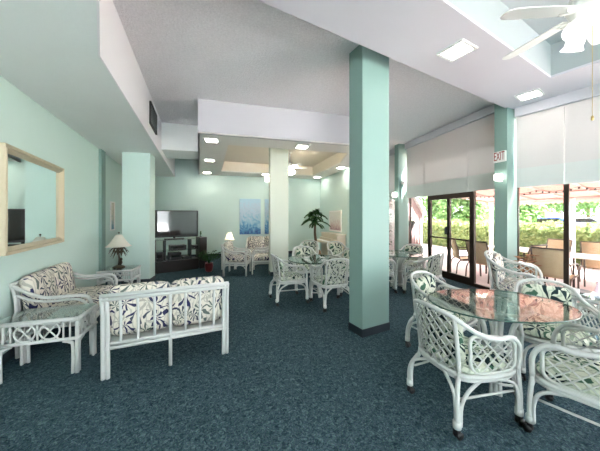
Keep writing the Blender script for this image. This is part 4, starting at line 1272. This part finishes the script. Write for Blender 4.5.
# patio furniture
def make_patio_chair(label):
    t = thing('patio_chair', label, 'patio chair', (0, 0, 0), 0, 'tan sling chairs on the patio')
    for s_ in (-1, 1):
        x = s_ * 0.26
        MB().tube([(x, 0.24, 0), (x, 0.22, 0.40), (x, 0.20, 0.60), (x, 0.10, 0.645), (x, -0.2, 0.65), (x, -0.24, 0.66)], 0.014, 7, sub=4).build('arm', M['patio_metal'], t)
        MB().tube([(x, -0.30, 0), (x, -0.22, 0.36), (x, 0.2, 0.42)], 0.014, 7, sub=4).build('leg', M['patio_metal'], t)
        MB().tube([(x * 0.93, 0.22, 0.42), (x * 0.93, -0.18, 0.38), (x * 0.93, -0.24, 0.6), (x * 0.93, -0.33, 0.92)], 0.014, 7, sub=5).build('side_rail', M['patio_metal'], t)
    MB().tube([(-0.24, -0.33, 0.92), (0.24, -0.33, 0.92)], 0.015, 7).build('top_rail', M['patio_metal'], t)
    P_ = catmull([Vector(p) for p in ((0, 0.22, 0.415), (0, -0.18, 0.375), (0, -0.24, 0.6), (0, -0.325, 0.91))], 6)
    vs = []
    for p in P_: vs += [(-0.235, p.y, p.z), (0.235, p.y, p.z)]
    mb = MB(); mb.add(vs, [(2 * i, 2 * i + 1, 2 * i + 3, 2 * i + 2) for i in range(len(P_) - 1)], True)
    o = mb.build('sling', M['sling'], t)
    so = o.modifiers.new('thickness', 'SOLIDIFY'); so.thickness = 0.006
    return t
pch = make_patio_chair('tan patio chair outside the double door, left leaf')
def pp_(P, s, o): return Vector(P(s, o))
def pput(p, f, label):
    return dup(pch, (p[0], p[1], -0.01), facing(f[0], f[1]), label)
p = pp_(fw, 1.95, 0.95); pch.location = (p.x, p.y, -0.01); pch.rotation_euler.z = facing(0.9, -0.25)
pput(pp_(fw, 1.28, 0.8), (0.95, 0.35), 'tan patio chair outside the double door, right leaf')
pput(pp_(fw, 1.1, 2.55), (-0.9, -0.2), 'tan patio chair on the far side of the patio table behind the door')
pput(pp_(fw, 0.62, 0.95), (-0.3, 0.95), 'tan patio chair seen just left of the exit sign column')
pput(pp_(nw, 0.30, 0.85), (0.85, 0.5), 'tan patio chair behind the wide armchair, its back close to the glass')
pput(pp_(nw, 1.20, 0.80), (0.80, 0.55), 'tan patio chair at the right edge, its back close to the glass')
pput(pp_(nw, 1.4, 2.6), (-0.85, -0.5), 'tan patio chair facing us across the white patio table by the right window')
pput(pp_(nw, 0.62, 2.6), (-0.6, -0.7), 'tan patio chair facing us outside, right of the exit sign column')
def patio_table(p, rz, w, d, label):
    t = thing('patio_table', label, 'patio table', (p[0], p[1], -0.01), rz, 'white tables on the patio')
    MB().rbox((0, 0, 0.71), (w, d, 0.03), 0.01).build('table_top', M['white'], t)
    for sx_ in (-1, 1):
        for sy_ in (-1, 1): MB().tube([(sx_ * (w / 2 - 0.08), sy_ * (d / 2 - 0.08), 0), (sx_ * (w / 2 - 0.08), sy_ * (d / 2 - 0.08), 0.695)], 0.02, 8).build('leg', M['patio_metal'], t)
    return t
patio_table(pp_(fw, 1.30, 1.72), R(100), 1.1, 0.8, 'white patio table outside the double door')
patio_table(pp_(nw, 1.0, 1.72), R(-58), 1.5, 0.8, 'long white patio table outside the right window')

# hedges and trees
def leafmass(mb, pts_fn, n, L_, w, seed):
    rg = random.Random(seed)
    for k in range(n):
        p, nrm = pts_fn(rg)
        d = Vector((rg.gauss(0, 1), rg.gauss(0, 1), rg.gauss(0, 0.8))).normalized() + Vector(nrm) * 0.7
        leaf_quad(mb, p, d, (rg.gauss(0, 1), rg.gauss(0, 1), 1), L_ * rg.uniform(0.6, 1.3), w * rg.uniform(0.7, 1.2))
def hedge(a, b, h, th, label, n, seed, mat='hedge'):
    a = Vector(a); b = Vector(b); c = (a + b) / 2; d = (b - a); L_ = d.length; rz = math.atan2(d.y, d.x)
    t = thing('hedge', label, 'hedge', (c.x, c.y, -0.03), rz)
    core = MB(); 
    core.rbox((0, 0, h * 0.45), (L_, th * 0.8, h * 0.9), 0.08); core.build('inner_growth', M[mat], t)
    def f(rg):
        q = rg.random()
        x = rg.uniform(-L_ / 2, L_ / 2)
        if q < 0.65: return (x, -th / 2 + rg.uniform(0, 0.1), rg.uniform(0.02, h)), (0, -1, 0.2)
        return (x, rg.uniform(-th / 2, th / 2), h - rg.uniform(0, 0.1) + 0.05 * math.sin(x * 5)), (0, 0, 1)
    mb = MB(); leafmass(mb, f, n, 0.14, 0.04, seed); mb.build('leaves', M[mat], t)
    return t
hedge(nw(0.7, 5.6), nw(7.5, 5.4), 1.15, 0.8, 'clipped green hedge beyond the patio outside the right window', 5200, 1)
hedge(fw(8.5, 5.2), fw(0.2, 5.4), 1.25, 0.8, 'clipped green hedge beyond the patio outside the double door', 5200, 2)
hedge(nw(-6, 11.5), nw(9, 11.5), 0.9, 0.8, 'low hedge along the road farther off', 4000, 4)
def tree(x, y, h, cr, label, seed, n=1500, low=0.35):
    t = thing('tree', label, 'tree', (x, y, -0.03), 0, 'trees outside the windows')
    MB().tube([(0, 0, 0), (0.05, 0.02, h * 0.25), (-0.03, 0.05, h * 0.6), (0.05, 0, h * 0.85)], [0.16 * h / 5, 0.04], 8, sub=4).build('trunk', M['trunk'], t)
    rg0 = random.Random(seed)
    blobs = [(rg0.uniform(-cr, cr) * 0.6, rg0.uniform(-cr, cr) * 0.6, h * rg0.uniform(low, 0.95), cr * rg0.uniform(0.4, 0.65)) for _ in range(12)]
    def f(rg):
        b_ = blobs[rg.randrange(len(blobs))]
        d = Vector((rg.gauss(0, 1), rg.gauss(0, 1), rg.gauss(0, 1))).normalized()
        return Vector(b_[:3]) + d * b_[3] * (0.6 + 0.4 * rg.random()), d
    mb = MB(); leafmass(mb, f, n, 0.34, 0.10, seed + 50); mb.build('crown', M['tree'], t)
    return t
def at(px, D, o=0): return ((px - 300) / 250 * D, D)
for (px, D, h, cr, lab, sd) in ((438, 18.0, 5.2, 1.6, 'bushy tree seen through the left leaf of the double door', 11), (468, 14.2, 4.2, 1.25, 'bushy tree seen through the right leaf of the double door', 12),
        (491, 21.0, 5.6, 1.5, 'bushy tree just left of the exit sign column', 13), (522, 15.0, 4.2, 1.2, 'yellow green tree right of the exit sign column', 14),
        (543, 24, 6.5, 2.0, 'tree across the road with a pale trunk, middle of the right window', 15), (588, 24, 6.0, 2.3, 'tree across the road at the right edge of the picture', 16), (566, 33, 8.0, 3.0, 'distant tree behind the white awning post', 17)):
    x, y = at(px, D); tree(x, y, h, cr, lab, sd, 2200, 0.22 if px < 500 else 0.35)
# parked cars across the road
def car(x, y, rz, mat, label):
    t = thing('car', label, 'car', (x, y, -0.02), rz, 'cars on the road')
    prof = [(-2.1, 0.35), (-2.1, 0.75), (-1.9, 0.88), (-1.35, 0.95), (-0.8, 1.38), (0.55, 1.42), (1.15, 0.98), (1.95, 0.82), (2.1, 0.6), (2.1, 0.35)]
    mb = MB(); vs = [(x_, -0.8, z) for x_, z in prof] + [(x_, 0.8, z) for x_, z in prof]; n = len(prof)
    mb.add(vs, [tuple(range(n)), tuple(reversed(range(n, 2 * n)))] + [(i, n + i, n + (i + 1) % n, (i + 1) % n) for i in range(n)])
    mb.build('body', mat, t)
    for s_ in (-1, 1):
        MB().add([(-1.15, s_ * 0.806, 0.97), (-0.75, s_ * 0.806, 1.32), (0.5, s_ * 0.806, 1.35), (0.98, s_ * 0.806, 0.99)], [(0, 1, 2, 3)]).build('side_window', M['screen'], t)
        for x_ in (-1.3, 1.3): MB().tube([(x_, s_ * 0.66, 0.32), (x_, s_ * 0.84, 0.32)], 0.32, 16).build('wheel', M['black'], t)
    return t
x, y = at(551, 18.5); car(x, y, R(-55), M['blue'], 'blue car on the road seen left of the awning post')
x, y = at(584, 21); car(x, y, R(-58), M['silvercar'], 'silver car on the road seen right of the awning post')
# pink outbuilding beyond the left window
sh = thing('pink_outbuilding', 'pink boarded outbuilding with sloping roof outside the narrow left window', 'building', (0, 0, 0))
P0 = Vector(fw(4.3, 0.5)); P1 = Vector(fw(4.5, 1.7))
d_ = (P1 - P0); n_ = Vector((-d_.y, d_.x)).normalized() * 2
mb = MB(); mb.hexa([(*P0, -0.01), (*P1, -0.01), (*(P1 + n_), -0.01), (*(P0 + n_), -0.01)], [(*P0, 3.1), (*P1, 1.55), (*(P1 + n_), 1.55), (*(P0 + n_), 3.1)])
mb.build('wall', M['pinkwall'], sh)
mb = MB(); mb.hexa([(*(P0 - n_ * 0.06), 3.12), (*(P1 - n_ * 0.06 + d_ * 0.05), 1.53), (*(P1 + n_), 1.56), (*(P0 + n_), 3.12)], [(*(P0 - n_ * 0.06), 3.22), (*(P1 - n_ * 0.06 + d_ * 0.05), 1.63), (*(P1 + n_), 1.66), (*(P0 + n_), 3.22)])
mb.build('roof', M['white'], sh)
mb = MB()
for k in range(1, 9):
    q = P0 + d_ * (k / 9); mb.box((q.x - n_.x * 0.004, q.y - n_.y * 0.004, 0.75), (0.03, 0.03, 1.5), math.atan2(d_.y, d_.x))
mb.build('batten', M['pinkwall'], sh)
hp = P0 + d_ * 0.42 - n_ * 0.07
hb_ = thing('cone_planter', 'brown cone planter fixed to the pink outbuilding', 'planter', (hp.x, hp.y, 1.25))
MB().lathe([(0.02, -0.28), (0.08, -0.1), (0.16, 0.05), (0.14, 0.05), (0.02, -0.2)], (0, 0, 0), 14).build('cone', M['wood'], hb_)
mb = MB()
for k in range(24): leaf_quad(mb, (0, 0, 0.02), (math.cos(k * 2.4), math.sin(k * 2.4), 0.6), (0, 0, 1), 0.16, 0.02)
mb.build('leaves', M['palm'], hb_)
